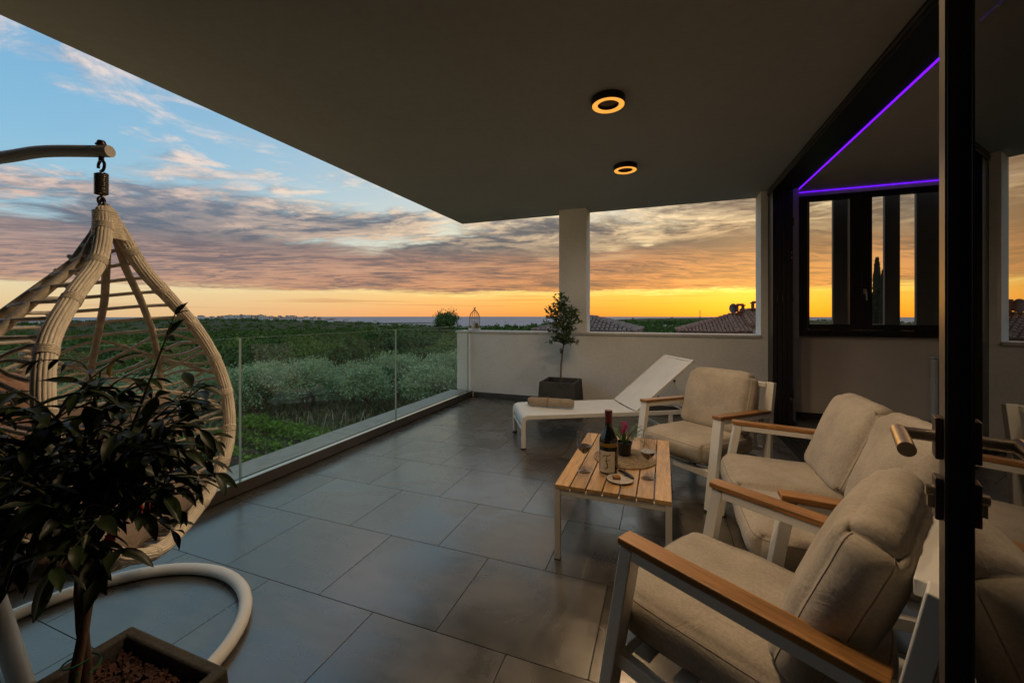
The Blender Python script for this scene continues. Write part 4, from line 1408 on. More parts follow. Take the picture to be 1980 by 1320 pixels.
LEAF_MESHES = [leaf_mesh('citrus_leaf', L, W, c, f, M['leaf'], wave=w) for L, W, c, f, w in
               ((0.100, 0.0185, 0.55, 0.30, 0.0015), (0.088, 0.0200, 0.85, 0.20, 0.001), (0.115, 0.0200, 0.35, 0.45, 0.002), (0.074, 0.0175, 0.6, 0.35, 0.001))]

ft = thing('potted_tree', 'dark leafy citrus tree in a square concrete pot in the left foreground', 'potted tree', (-1.245, 0.51, 0))
square_pot(ft, 0.405, 0.46, 0.400, 0.030)
MB().box(-0.173, 0.173, -0.173, 0.173, 0.24, 0.352).build('soil', M['soil'], ft)
rng = random.Random(21)
chips = MB()
for k in range(1500):
    x, y = rng.uniform(-.168, .168), rng.uniform(-.168, .168)
    s = rng.uniform(0.005, 0.012)
    z = 0.353 + rng.uniform(0, .012) + 0.012 * (1 - (max(abs(x), abs(y)) / .17) ** 2)
    m3 = Quaternion((rng.gauss(0, 1), rng.gauss(0, 1), rng.gauss(0, 1), rng.gauss(0, 1))).normalized().to_matrix()
    vs = [Vector((x, y, z)) + m3 @ Vector((a * s, b * s * .6, c * s * .35)) for a in (-1, 1) for b in (-1, 1) for c in (-1, 1)]
    chips.add(vs, [(0, 1, 3, 2), (4, 6, 7, 5), (0, 4, 5, 1), (2, 3, 7, 6), (0, 2, 6, 4), (1, 5, 7, 3)])
chips.build('mulch', M['mulch'], ft, kind='stuff')
# twisted double trunk
T0 = Vector((0.0, 0, 0.34))
for ph, rr in ((0.0, 0.0105), (PI, 0.0095)):
    P = []
    for i in range(24):
        k = i / 23
        a = ph + k * 5.5
        P.append((0.0095 * math.cos(a) + 0.022 * k, 0.0095 * math.sin(a) + 0.012 * k, 0.335 + 0.49 * k))
    MB().tube(P, [rr * (1.25 - 0.45 * i / 23 + 0.05 * math.sin(i * 1.7)) for i in range(24)], 10).build('trunk', M['bark'], ft, smooth=True, ang=180)
tie = MB().tube([(0.012 + 0.031 * math.cos(2 * PI * i / 16), 0.004 + 0.031 * math.sin(2 * PI * i / 16), 0.50 + 0.002 * i) for i in range(17)], 0.0022, 5)
tie.tube([(0.04, -0.012, 0.515), (0.042, -0.022, 0.49), (0.034, -0.024, 0.455), (0.036, -0.022, 0.43)], 0.002, 5)
tie.build('green_tie', simple('green_string', (.02, .12, .05), 0.7), ft, smooth=True)
# twigs fan out of the fork and carry leaves; the crown is broad and flat with one tall shoot
twigs = MB()
leaf_spots = []
fork = Vector((0.02, 0.012, 0.79))


def grow(start, end, r0, sub, lf_from, up=0.10, every=0.022):
    mid = (start + end) / 2 + Vector((rng.uniform(-.04, .04), rng.uniform(-.04, .04), up * 0.5 + rng.uniform(-.01, .03)))
    P = spline([start, mid, end], 7)
    twigs.tube(P, [r0 * (1 - 0.75 * i / (len(P) - 1)) for i in range(len(P))], 6)
    ln = sum((P[i + 1] - P[i]).length for i in range(len(P) - 1))
    acc, nxt, side = 0, ln * lf_from, rng.randint(0, 1)
    for i in range(len(P) - 1):
        seg = (P[i + 1] - P[i])
        acc += seg.length
        while acc > nxt:
            leaf_spots.append((P[i + 1].copy(), seg.normalized(), side))
            side += 1
            nxt += every * rng.uniform(.75, 1.3)
    leaf_spots.append((P[-1].copy(), (P[-1] - P[-2]).normalized(), 9))
    leaf_spots.append((P[-1].copy(), (P[-1] - P[-2]).normalized(), side))
    if sub:
        for q in range(sub):
            k = rng.randint(3, len(P) - 4)
            d = (end - start).normalized()
            o = Vector((rng.gauss(0, 1), rng.gauss(0, 1), rng.gauss(0.15, .7))).normalized()
            e2 = P[k] + (d * 0.7 + o).normalized() * rng.uniform(0.07, 0.15)
            grow(P[k], e2, r0 * 0.55, 0, 0.15, 0.03, every)


for k in range(29):
    a = 2.399 * k + rng.uniform(-.25, .25)
    elev = rng.choice((-.12, -.05, 0.0, 0.06, 0.12, 0.18, 0.22)) + rng.uniform(-.04, .04)
    rad = 0.25 * math.sqrt(max(0.15, 1 - (abs(elev - 0.08) / 0.34) ** 2)) * rng.uniform(.75, 1.12)
    e = fork + Vector((rad * math.cos(a) - 0.035, rad * math.sin(a), 0.10 + elev))
    grow(fork + Vector((0, 0, rng.uniform(-.02, .05))), e, 0.0055, 3, 0.30)
# long shoots seen against the light
grow(fork, Vector((0.17, 0.10, 1.30)), 0.005, 0, 0.42, 0.0, 0.030)
grow(fork, Vector((0.23, 0.12, 1.13)), 0.005, 1, 0.35, 0.06)
grow(fork, Vector((0.27, 0.13, 0.93)), 0.005, 2, 0.35, 0.08)
grow(fork, Vector((-0.02, -0.16, 0.76)), 0.005, 2, 0.30, 0.05)
grow(fork, Vector((-0.14, -0.10, 0.72)), 0.005, 2, 0.30, 0.05)
grow(fork, Vector((0.20, -0.02, 0.82)), 0.005, 1, 0.30, 0.05)
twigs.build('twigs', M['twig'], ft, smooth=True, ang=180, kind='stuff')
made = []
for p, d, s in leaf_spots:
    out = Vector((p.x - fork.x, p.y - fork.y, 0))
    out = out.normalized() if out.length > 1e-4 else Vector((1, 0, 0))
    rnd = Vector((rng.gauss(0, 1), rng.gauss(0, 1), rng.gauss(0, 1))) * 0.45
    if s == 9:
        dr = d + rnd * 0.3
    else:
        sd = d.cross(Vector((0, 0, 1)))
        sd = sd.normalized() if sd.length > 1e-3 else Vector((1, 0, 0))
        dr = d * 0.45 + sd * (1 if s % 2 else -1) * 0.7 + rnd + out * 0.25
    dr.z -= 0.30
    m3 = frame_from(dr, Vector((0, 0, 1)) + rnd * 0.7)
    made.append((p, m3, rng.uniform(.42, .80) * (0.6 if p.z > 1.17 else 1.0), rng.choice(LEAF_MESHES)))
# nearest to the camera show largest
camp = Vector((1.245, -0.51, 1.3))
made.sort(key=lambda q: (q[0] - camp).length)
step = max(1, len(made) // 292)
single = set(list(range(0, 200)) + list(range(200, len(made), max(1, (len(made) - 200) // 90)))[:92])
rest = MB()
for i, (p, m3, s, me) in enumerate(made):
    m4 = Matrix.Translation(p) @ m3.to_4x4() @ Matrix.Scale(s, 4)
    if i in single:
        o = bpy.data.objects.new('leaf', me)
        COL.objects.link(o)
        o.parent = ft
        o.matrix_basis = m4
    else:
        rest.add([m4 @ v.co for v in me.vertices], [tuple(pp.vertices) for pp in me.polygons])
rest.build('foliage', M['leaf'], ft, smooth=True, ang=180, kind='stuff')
yl = leaf_mesh('yellow_leaf', 0.075, 0.018, 0.9, 0.5, M['leaf_yellow'], wave=0.002)
o = link('yellow_leaf', yl, ft)
o.matrix_basis = Matrix.Translation((0.055, 0.06, 1.205)) @ frame_from(Vector((-0.8, -.3, -.45)), Vector((.2, -.6, 1))).to_4x4()
o['label'] = 'yellowing curled leaf at the top of the crown'
for fx, fy, fz in ((0.085, 0.02, 0.80), (0.15, 0.06, 0.83), (0.09, 0.07, 0.845)):
    MB().lathe([(0.0, -0.017), (0.006, -0.015), (0.0095, -0.007), (0.0098, 0.0), (0.0075, 0.009), (0.003, 0.013), (0.0, 0.014)], 12, (fx, fy, fz)).tube([(fx, fy, fz + 0.018), (fx + .003, fy, fz + .045)], 0.001, 4).build('fruit', M['fruit'], ft, smooth=True, ang=180)

# slender tree by the column
bt_ = thing('potted_tree', 'slender young tree in a tall grey concrete pot in front of the column', 'potted tree', (-1.325, 5.46, 0))
square_pot(bt_, 0.485, 0.535, 0.405, 0.035)
MB().box(-0.20, 0.20, -0.20, 0.20, 0.24, 0.345).build('soil', M['soil'], bt_)
MB().tube(spline([(-0.005, 0, 0.33), (0.0, 0.0, 0.6), (0.03, 0.0, 0.85), (0.045, 0.0, 1.05), (0.03, 0, 1.3), (0.0, 0, 1.5)], 6), [0.013 - 0.010 * i / 30 for i in range(31)], 8).build('trunk', M['bark'], bt_, smooth=True, ang=180)
rng = random.Random(77)
br_ = MB()
lv = MB()


def shrub_leaf(p, d):
    L, W = rng.uniform(.045, .082), rng.uniform(.010, .017)
    m3 = frame_from(d, Vector((rng.gauss(0, .6), rng.gauss(0, .6), 1)))
    q = [m3 @ Vector(v) + p for v in ((0, 0, 0), (L * .35, W, .004), (L * .5, 0, -.002), (L * .35, -W, .004), (L * .75, W * .7, 0), (L * .75, -W * .7, 0), (L, 0, -.012))]
    lv.add(q, [(0, 2, 1), (0, 3, 2), (1, 2, 4), (2, 3, 5), (2, 6, 4), (2, 5, 6)])


for k in range(46):
    z0 = rng.uniform(0.92, 1.42)
    a = rng.uniform(0, 2 * PI)
    prof = math.sin(PI * min(1, max(0.03, (z0 - 0.80) / 0.80))) ** 0.7
    rad = 0.31 * prof * rng.uniform(.55, 1.1)
    s = Vector((0.035, 0, z0 - 0.05))
    e = s + Vector((rad * math.cos(a), rad * math.sin(a), rng.uniform(0.02, 0.22)))
    P = spline([s, (s + e) / 2 + Vector((0, 0, .03)), e], 6)
    br_.tube(P, [0.0045 - 0.003 * i / 12 for i in range(13)], 5)
    for i in range(3, 13):
        for h_ in range(2):
            d = Vector((rng.gauss(0, .8), rng.gauss(0, .8), rng.gauss(.25, .5))) + (P[i] - P[i - 1]).normalized() * .6
            shrub_leaf(P[i] + Vector((rng.gauss(0, .012), rng.gauss(0, .012), rng.gauss(0, .012))), d)
for k in range(34):
    z = 1.40 + 0.19 * k / 34
    shrub_leaf(Vector((0.01 - 0.03 * k / 34 + .015, 0, z)), Vector((rng.gauss(0, .9), rng.gauss(0, .9), .9)))
for k in range(9):
    shrub_leaf(Vector((0.028, 0, 0.74 + 0.012 * k)), Vector((-.8 + rng.gauss(0, .3), rng.gauss(0, .6), rng.gauss(0, .5))))
br_.build('branches', M['twig'], bt_, smooth=True, ang=180, kind='stuff')
lv.build('foliage', M['leaf_back'], bt_, kind='stuff')

# ------------------------------------------------------------------ hanging egg chair and its stand
EGG = (-1.872, 0.845)
EYAW = 0.509
ec = thing('egg_chair', 'cream woven egg shaped hanging chair at the left, with taupe cushions', 'hanging chair', (*EGG, 0), EYAW)
ZK = np.array([1.678, 1.598, 1.478, 1.358, 1.228, 1.078, 0.928, 0.778, 0.658, 0.548, 0.458])
WK = np.array([0.000, 0.036, 0.101, 0.222, 0.338, 0.402, 0.418, 0.393, 0.331, 0.224, 0.0])
FK = np.array([-0.006, 0.021, 0.050, 0.077, 0.111, 0.152, 0.187, 0.210, 0.220, 0.212, 0.190])
BK = np.array([0.00, 0.045, 0.13, 0.25, 0.40, 0.53, 0.60, 0.60, 0.55, 0.44, 0.30])    # depth behind the rim


def egg_w(z): return float(np.interp(z, ZK[::-1], WK[::-1]))
def egg_f(z): return float(np.interp(z, ZK[::-1], FK[::-1]))
def egg_b(z): return float(np.interp(z, ZK[::-1], BK[::-1]))


def egg_pt(z, a, out=0.0):
    """a = 0 at the +y rim, pi at the -y rim, pi/2 at the back"""
    return Vector((egg_f(z) - (egg_b(z) + out) * math.sin(a) ** 0.9 if math.sin(a) > 0 else egg_f(z), (egg_w(z) + out) * math.cos(a), z))


rim_pts = [Vector((FK[i], WK[i], ZK[i])) for i in range(len(ZK))] + [Vector((FK[i], -WK[i], ZK[i])) for i in range(len(ZK) - 2, 0, -1)]
rim_loop = spline(rim_pts + [rim_pts[0]], 10)[:-1]
nl = len(rim_loop)
MB().tube(rim_loop, 0.0165, 10, closed=True).build('rim_core', M['wicker'], ec, smooth=True, ang=180)
# canes laid along the rim, one mesh each
for c_ in range(15):
    a = 2 * PI * c_ / 15
    P = []
    for i in range(nl):
        t = (rim_loop[(i + 1) % nl] - rim_loop[i - 1]).normalized()
        nx_ = Vector((1, 0, 0))
        nx_ = (nx_ - t * nx_.dot(t)).normalized()
        ny_ = t.cross(nx_)
        P.append(rim_loop[i] + nx_ * (0.0195 * math.cos(a)) + ny_ * (0.0195 * math.sin(a)))
    MB().tube(P, 0.0049, 6, closed=True).build('rim_cane', M['wicker'], ec, smooth=True, ang=180)


def ring_around(P, i, r, n=20):
    m = len(P)
    t = (P[(i + 1) % m] - P[i - 1]).normalized()
    u = t.orthogonal().normalized()
    w = t.cross(u)
    return [P[i] + (u * math.cos(2 * PI * k / n) + w * math.sin(2 * PI * k / n)) * r for k in range(n)], t


step_i = nl // 17
for i in range(4, nl - 3, step_i):
    wr_ = MB()
    R0, t = ring_around(rim_loop, i, 0.0238)
    for q in range(-2, 3):
        wr_.tube([p + t * (q * 0.0055) for p in R0], 0.0028, 5, closed=True)
    wr_.build('binding', M['wicker'], ec, smooth=True, ang=180)
# wrapped neck at the top where both rims meet
nk = MB()
for q in range(12):
    zz = 1.668 - q * 0.0085
    r = 0.030
    ry_ = 0.028 + 0.0034 * q
    nk.tube([(-0.004 + 0.0018 * q + r * math.cos(2 * PI * k / 20), ry_ * math.sin(2 * PI * k / 20), zz) for k in range(20)], 0.0052, 5, closed=True)
nk.lathe([(0.0, 1.692), (0.016, 1.689), (0.026, 1.676), (0.028, 1.66), (0.028, 1.61)], 14, caps=False)
nk.build('neck_wrap', M['wicker'], ec, smooth=True, ang=180)
# ribs from the neck round the back of the shell
for a in (R(22), R(48), R(75), R(105), R(132), R(158)):
    P = [egg_pt(z, a) for z in np.linspace(1.62, 0.47, 34)]
    MB().tube(P, 0.0125, 8).build('rib', M['wicker_rib'], ec, smooth=True, ang=180)
# strands: straight hoops near the top, waves crossing in a net below
rngs = random.Random(3)
NS = 40
for k, z0 in enumerate(np.arange(1.55, 1.19, -0.052)):
    P = []
    for i in range(NS + 1):
        a = PI * i / NS
        sag = -0.035 * math.sin(a) ** 2
        P.append(egg_pt(max(0.46, z0 + sag), a, 0.004))
    MB().tube(P, 0.0068, 6).build('strand', M['wicker'], ec, smooth=True, ang=180)
k = 0
for z0 in np.arange(1.17, 0.50, -0.043):
    for ph in (0.0, PI):
        P = []
        am = 0.052 * min(1.0, (1.25 - z0) / 0.12 + 0.3) if z0 > 1.1 else 0.052
        if z0 < 0.6:
            am *= 0.5
        for i in range(NS + 1):
            a = PI * i / NS
            z = z0 + am * math.sin(5.5 * a + ph + k * 0.9) - 0.05 * math.sin(a) ** 2
            P.append(egg_pt(min(1.6, max(0.462, z)), a, 0.006 if ph else -0.004))
        MB().tube(P, 0.0064, 6).build('strand', M['wicker'], ec, smooth=True, ang=180)
    k += 1
# loops where strands turn round the back rib, seen as knobs on the outline
for a in (R(75), R(105)):
    for z0 in np.arange(1.53, 0.95, -0.05):
        p = egg_pt(z0 - 0.03, a, 0.008)
        MB().tube([p + Vector((0.016 * math.cos(2 * PI * i / 10), 0.016 * math.sin(2 * PI * i / 10), 0.004 * math.sin(4 * PI * i / 10))) for i in range(10)], 0.0075, 6, closed=True).build('knot', M['wicker'], ec, smooth=True, ang=180)
# bottom hoop of the shell
MB().tube([(egg_f(0.47) - 0.18 + 0.17 * math.cos(2 * PI * i / 30), 0.17 * math.sin(2 * PI * i / 30), 0.462) for i in range(30)], 0.010, 6, closed=True).build('base_hoop', M['wicker'], ec, smooth=True, ang=180)
for k in range(7):
    y = -0.15 + 0.05 * k
    h_ = math.sqrt(max(0.001, 0.17 ** 2 - y * y))
    c0 = egg_f(0.47) - 0.18
    MB().tube([(c0 - h_, y, 0.46), (c0, y, 0.455), (c0 + h_, y, 0.46)], 0.0075, 6).build('strand', M['wicker'], ec, smooth=True, ang=180)
# cushions inside
mt = Matrix.Translation((-0.06, 0.0, 0.585)) @ Matrix.Rotation(R(4), 4, 'Y')
cushion('seat_cushion', ec, mt, (0.50, 0.60, 0.13), 0.062, 0.03, 91, fabric='egg_cushion', pipe=False, nx=22, ny=22, nz=10, wr=0.018, wf=7, gather=(0, 60, 0.008))
mt = Matrix.Translation((-0.27, 0.04, 0.76)) @ Matrix.Rotation(R(-68), 4, 'Y')
cushion('back_cushion', ec, mt, (0.34, 0.52, 0.12), 0.055, 0.03, 92, fabric='egg_cushion', pipe=False, nx=22, ny=22, nz=10, wr=0.02, wf=7, gather=(0, 60, 0.008))
mt = Matrix.Translation((-0.05, 0.22, 0.76)) @ Matrix.Rotation(R(35), 4, 'X') @ Matrix.Rotation(R(-70), 4, 'Y')
cushion('side_cushion', ec, mt, (0.34, 0.34, 0.12), 0.05, 0.03, 93, fabric='egg_cushion', pipe=False, nx=18, ny=18, nz=8, wr=0.016, wf=8)
pw_ = thing('pillow', 'dusty pink pillow standing inside the egg chair', 'pillow', (-1.985, 0.60, 0.87), EYAW)
mt = Matrix.Translation((0, 0, 0.07)) @ Matrix.Rotation(R(-72), 4, 'Y') @ Matrix.Rotation(R(40), 4, 'Z')
b, _ = cushion_mb(0.30, 0.30, 0.09, 0.04, 0.03, 94, nx=18, ny=18, nz=8, wr=0.012)
place_mb(b, mt).build('pillow_body', M['peach'], pw_, smooth=True, ang=180)

sd_ = thing('chair_stand', 'white tubular stand with a ring base on the floor under the egg chair', 'stand', (-2.05, 0.83, 0))
cr = MB().tube([(0.535 * math.cos(2 * PI * i / 64), 0.535 * math.sin(2 * PI * i / 64), 0.0265) for i in range(64)], 0.026, 14, closed=True)
cr.build('base_ring', M['white_metal'], sd_, smooth=True, ang=180)
HANG = Vector((-1.883 + 2.05, 0.837 - 0.83, 1.885))
av = Vector((-0.936, -0.351, 0))
pole = [(0.02, -0.13, 0.034), (-0.05, -0.13, 0.12), (-0.13, -0.13, 0.22), (-0.36, -0.15, 0.60), (-0.52, -0.20, 1.08), (-0.57, -0.235, 1.45), (-0.50, -0.235, 1.70), (-0.34, -0.185, 1.835)]
pole_s = spline(pole, 8)
MB().tube(pole_s, 0.030, 14).build('pole', M['white_metal'], sd_, smooth=True, ang=180)
arm = spline([pole_s[-1] - Vector((0, 0, 0.0)), HANG + av * 0.33 + Vector((0, 0, -0.018)), HANG + av * 0.2, HANG, HANG - av * 0.032], 8)
MB().tube(arm, 0.0205, 14).build('arm', M['white_metal'], sd_, smooth=True)
MB().tube([(0.02, -0.13, 0.0265), (-0.22, -0.10, 0.0265), (-0.50, -0.06, 0.0265)], 0.024, 12).build('base_bar', M['white_metal'], sd_, smooth=True)
bo = MB().lathe([(0.0, 0.014), (0.010, 0.012), (0.0135, 0.004), (0.0135, 0.0), (0.017, -0.001), (0.017, -0.004), (0.0, -0.004)], 16, (HANG.x, HANG.y, HANG.z + 0.026))
bo.build('bolt', M['dark_steel'], sd_, smooth=True)

# spring and snap hook between arm and chair
sp = thing('hanger_spring', 'short coil spring with hooks hanging from the stand arm above the egg chair', 'spring hanger', (-1.883, 0.837, 1.885))
hk = MB().tube([(0, 0, -0.012), (0, 0, -0.034)], 0.008, 10)
hk.tube([(0.019 * math.sin(a), 0.0, -0.052 - 0.019 * math.cos(a) + 0.0) for a in np.linspace(-0.2, 5.0, 20)], 0.0048, 8)
hk.build('top_hook', M['dark_steel'], sp, smooth=True)
co = []
for i in range(16 * 11):
    a = 2 * PI * i / 16
    co.append((0.0165 * math.cos(a), 0.0165 * math.sin(a), -0.080 - 0.0068 * i / 16))
MB().tube(co, 0.0036, 6).build('coil', M['bronze_metal'], sp, smooth=True, ang=180)
MB().lathe([(0.0, -0.078), (0.013, -0.079), (0.013, -0.156), (0.0, -0.157)], 14).build('spring_core', M['bronze_metal'], sp, smooth=True)
lk = MB().tube([(0, 0, -0.152), (0, 0, -0.166)], 0.004, 8)
lk.tube([(0.0, 0.010 * math.cos(a), -0.176 + 0.014 * math.sin(a)) for a in np.linspace(0, 2 * PI, 16, endpoint=False)], 0.0036, 8, closed=True)
lk.build('lower_eye', M['dark_steel'], sp, smooth=True)
cb = MB().tube(spline([(0.004, 0, -0.170), (0.014, 0, -0.180), (0.017, 0, -0.215), (0.014, 0, -0.235), (0.0, 0, -0.243), (-0.014, 0, -0.234), (-0.014, 0, -0.205), (-0.010, 0, -0.182), (0.002, 0, -0.171)], 5), 0.0044, 8)
cb.build('snap_hook', M['dark_steel'], sp, smooth=True)

# ------------------------------------------------------------------ land, sea
np_rng = np.random.default_rng(12)
SEA_Z = -46.0
KNOT_R = [0, 24, 36, 62, 120, 300, 600, 1000, 1500, 1800, 2400, 5000]
KNOT_Z = [-4.0, -4.0, -5.3, -7.6, -10.5, -18.0, -28.0, -38.0, -49.0, -52.0, -56.0, -60.0]


def px_dir(u):
    xc = (u - 990) / 781
    c, s = math.cos(YAW), math.sin(YAW)
    v = np.array([c * xc - s, s * xc + c])
    return v / np.linalg.norm(v)


HILLS = []
for u, r, sig, h in ((500, 1500, 330, 10), (300, 1550, 350, 11), (120, 1500, 400, 12), (760, 1400, 300, 5), (1255, 430, 130, 8), (1500, 500, 200, 6), (470, 2450, 230, 21), (580, 2350, 200, 15), (520, 1900, 260, 9), (780, 2500, 320, 10), (330, 2600, 300, 14), (180, 2600, 500, 16), (1240, 3000, 330, 24), (1400, 2700, 330, 22), (1600, 2700, 500, 22)):
    d = px_dir(u)
    HILLS.append((d[0] * r, d[1] * r, sig, h))


def ground_z(x, y):
    r = np.hypot(x, y)
    z = np.interp(r, KNOT_R, KNOT_Z)
    for hx_, hy_, sg_, h in HILLS:
        z = z + h * np.exp(-((x - hx_) ** 2 + (y - hy_) ** 2) / (2 * sg_ ** 2)) * np.clip((r - 250) / 200, 0, 1)
    z = z + 0.6 * np.sin(x * 0.031 + 1) * np.sin(y * 0.027) * np.clip((r - 60) / 100, 0, 1) + 2.2 * np.sin(x * 0.006) * np.sin(y * 0.0071 + 2) * np.clip((r - 200) / 400, 0, 1)
    return z


def polar_sheet(rs, a0, a1, na, zf):
    A = np.linspace(a0, a1, na)
    rr, aa = np.meshgrid(rs, A, indexing='ij')
    x, y = rr * np.sin(aa), rr * np.cos(aa)
    V = np.stack([x, y, zf(x, y)], -1).reshape(-1, 3)
    nr = len(rs)
    i, j = np.meshgrid(np.arange(nr - 1), np.arange(na - 1), indexing='ij')
    a = (i * na + j).ravel()
    F = np.stack([a, a + 1, a + na + 1, a + na], 1)[:, ::-1]
    return V, F


def mat_ground():
    m, N = mat_new('field_ground')
    c = N.n('ShaderNodeTexCoord').outputs['Object']
    n1 = N.noise(c, 0.16, 5, 0.6)
    n2 = N.noise(c, 2.4, 5, 0.65)
    g = N.ramp(n2, [(0.3, (.022, .034, .012)), (0.5, (.040, .058, .018)), (0.7, (.075, .075, .028))])
    dry = N.ramp(n2, [(0.3, (.040, .036, .016)), (0.5, (.085, .070, .030)), (0.7, (.13, .105, .05))])
    col = N.mix(N.smooth(n1, .42, .62), g, dry)
    bs = N.n('ShaderNodeBsdfPrincipled')
    N.put(bs.inputs['Base Color'], col)
    bs.inputs['Roughness'].default_value = 0.95
    bs.inputs['Specular IOR Level'].default_value = 0.1
    finish(N, bs, bump(N, n2, 0.7, 0.15))
    return m


def mat_sea():
    m, N = mat_new('sea_water')
    c = N.n('ShaderNodeTexCoord').outputs['Object']
    n1 = N.noise(N.vm('MULTIPLY', c, (0.004, 0.0012, 1)), 1.0, 4, 0.6)
    bs = N.n('ShaderNodeBsdfPrincipled')
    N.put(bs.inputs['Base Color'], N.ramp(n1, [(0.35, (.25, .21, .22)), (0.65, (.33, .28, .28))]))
    bs.inputs['Roughness'].default_value = 0.62
    bs.inputs['Specular IOR Level'].default_value = 0.35
    finish(N, bs, bump(N, N.noise(N.vm('MULTIPLY', c, (0.03, 0.012, 1)), 1.0, 4, 0.6), 0.5, 6.0))
    return m


rs = np.concatenate([np.linspace(0.5, 34, 14), np.geomspace(36, 4600, 110)])
V, F = polar_sheet(rs, R(-115), R(70), 200, ground_z)
go = link('ground', fast_mesh('ground', V, F, mat_ground(), True))
go['kind'] = 'structure'
V, F = polar_sheet(np.geomspace(900, 12500, 40), R(-115), R(70), 120, lambda x, y: np.full_like(x, SEA_Z))
so_ = link('sea', fast_mesh('sea', V, F, mat_sea(), True))
so_['kind'] = 'structure'

# ------------------------------------------------------------------ leaf-card foliage
def quat_mats(n, rng, up=0.0):
    q = rng.normal(size=(n, 4))
    q[:, 0] += up
    q /= np.linalg.norm(q, axis=1, keepdims=True)
    w, x, y, z = q.T
    return np.stack([np.stack([1 - 2 * (y * y + z * z), 2 * (x * y - z * w), 2 * (x * z + y * w)], -1),
                     np.stack([2 * (x * y + z * w), 1 - 2 * (x * x + z * z), 2 * (y * z - x * w)], -1),
                     np.stack([2 * (x * z - y * w), 2 * (y * z + x * w), 1 - 2 * (x * x + y * y)], -1)], 1)


def cards(P, L, W, rng, up=0.0, mats=None):
    n = len(P)
    Mx = quat_mats(n, rng, up) if mats is None else mats
    L = np.broadcast_to(L, (n,))
    W = np.broadcast_to(W, (n,))
    base = np.array([[-.5, 0, 0], [0.0, .5, .05], [.5, 0, 0], [0.0, -.5, .05]])
    loc = base[None] * np.stack([L, W, L], -1)[:, None, :]
    V = np.einsum('nij,nkj->nki', Mx, loc) + P[:, None, :]
    F = np.arange(n * 4).reshape(n, 4)
    return V.reshape(-1, 3), F


def crown_points(n, rx, ry, rz, nclump, rng, shell=0.62, flat=0.0):
    """points in clumps spread through the outer part of an ellipsoid"""
    d = rng.normal(size=(nclump, 3))
    d /= np.linalg.norm(d, axis=1, keepdims=True)
    d[:, 2] = np.where(d[:, 2] < -0.35, -d[:, 2] * .5, d[:, 2])
    rad = shell + (1 - shell) * rng.random(nclump) ** 0.6
    C = d * rad[:, None]
    sz = rng.uniform(0.16, 0.34, nclump)
    k = rng.integers(0, nclump, n)
    P = C[k] + rng.normal(size=(n, 3)) * sz[k][:, None] * np.array([1, 1, .75])
    return P * np.array([rx, ry, rz])


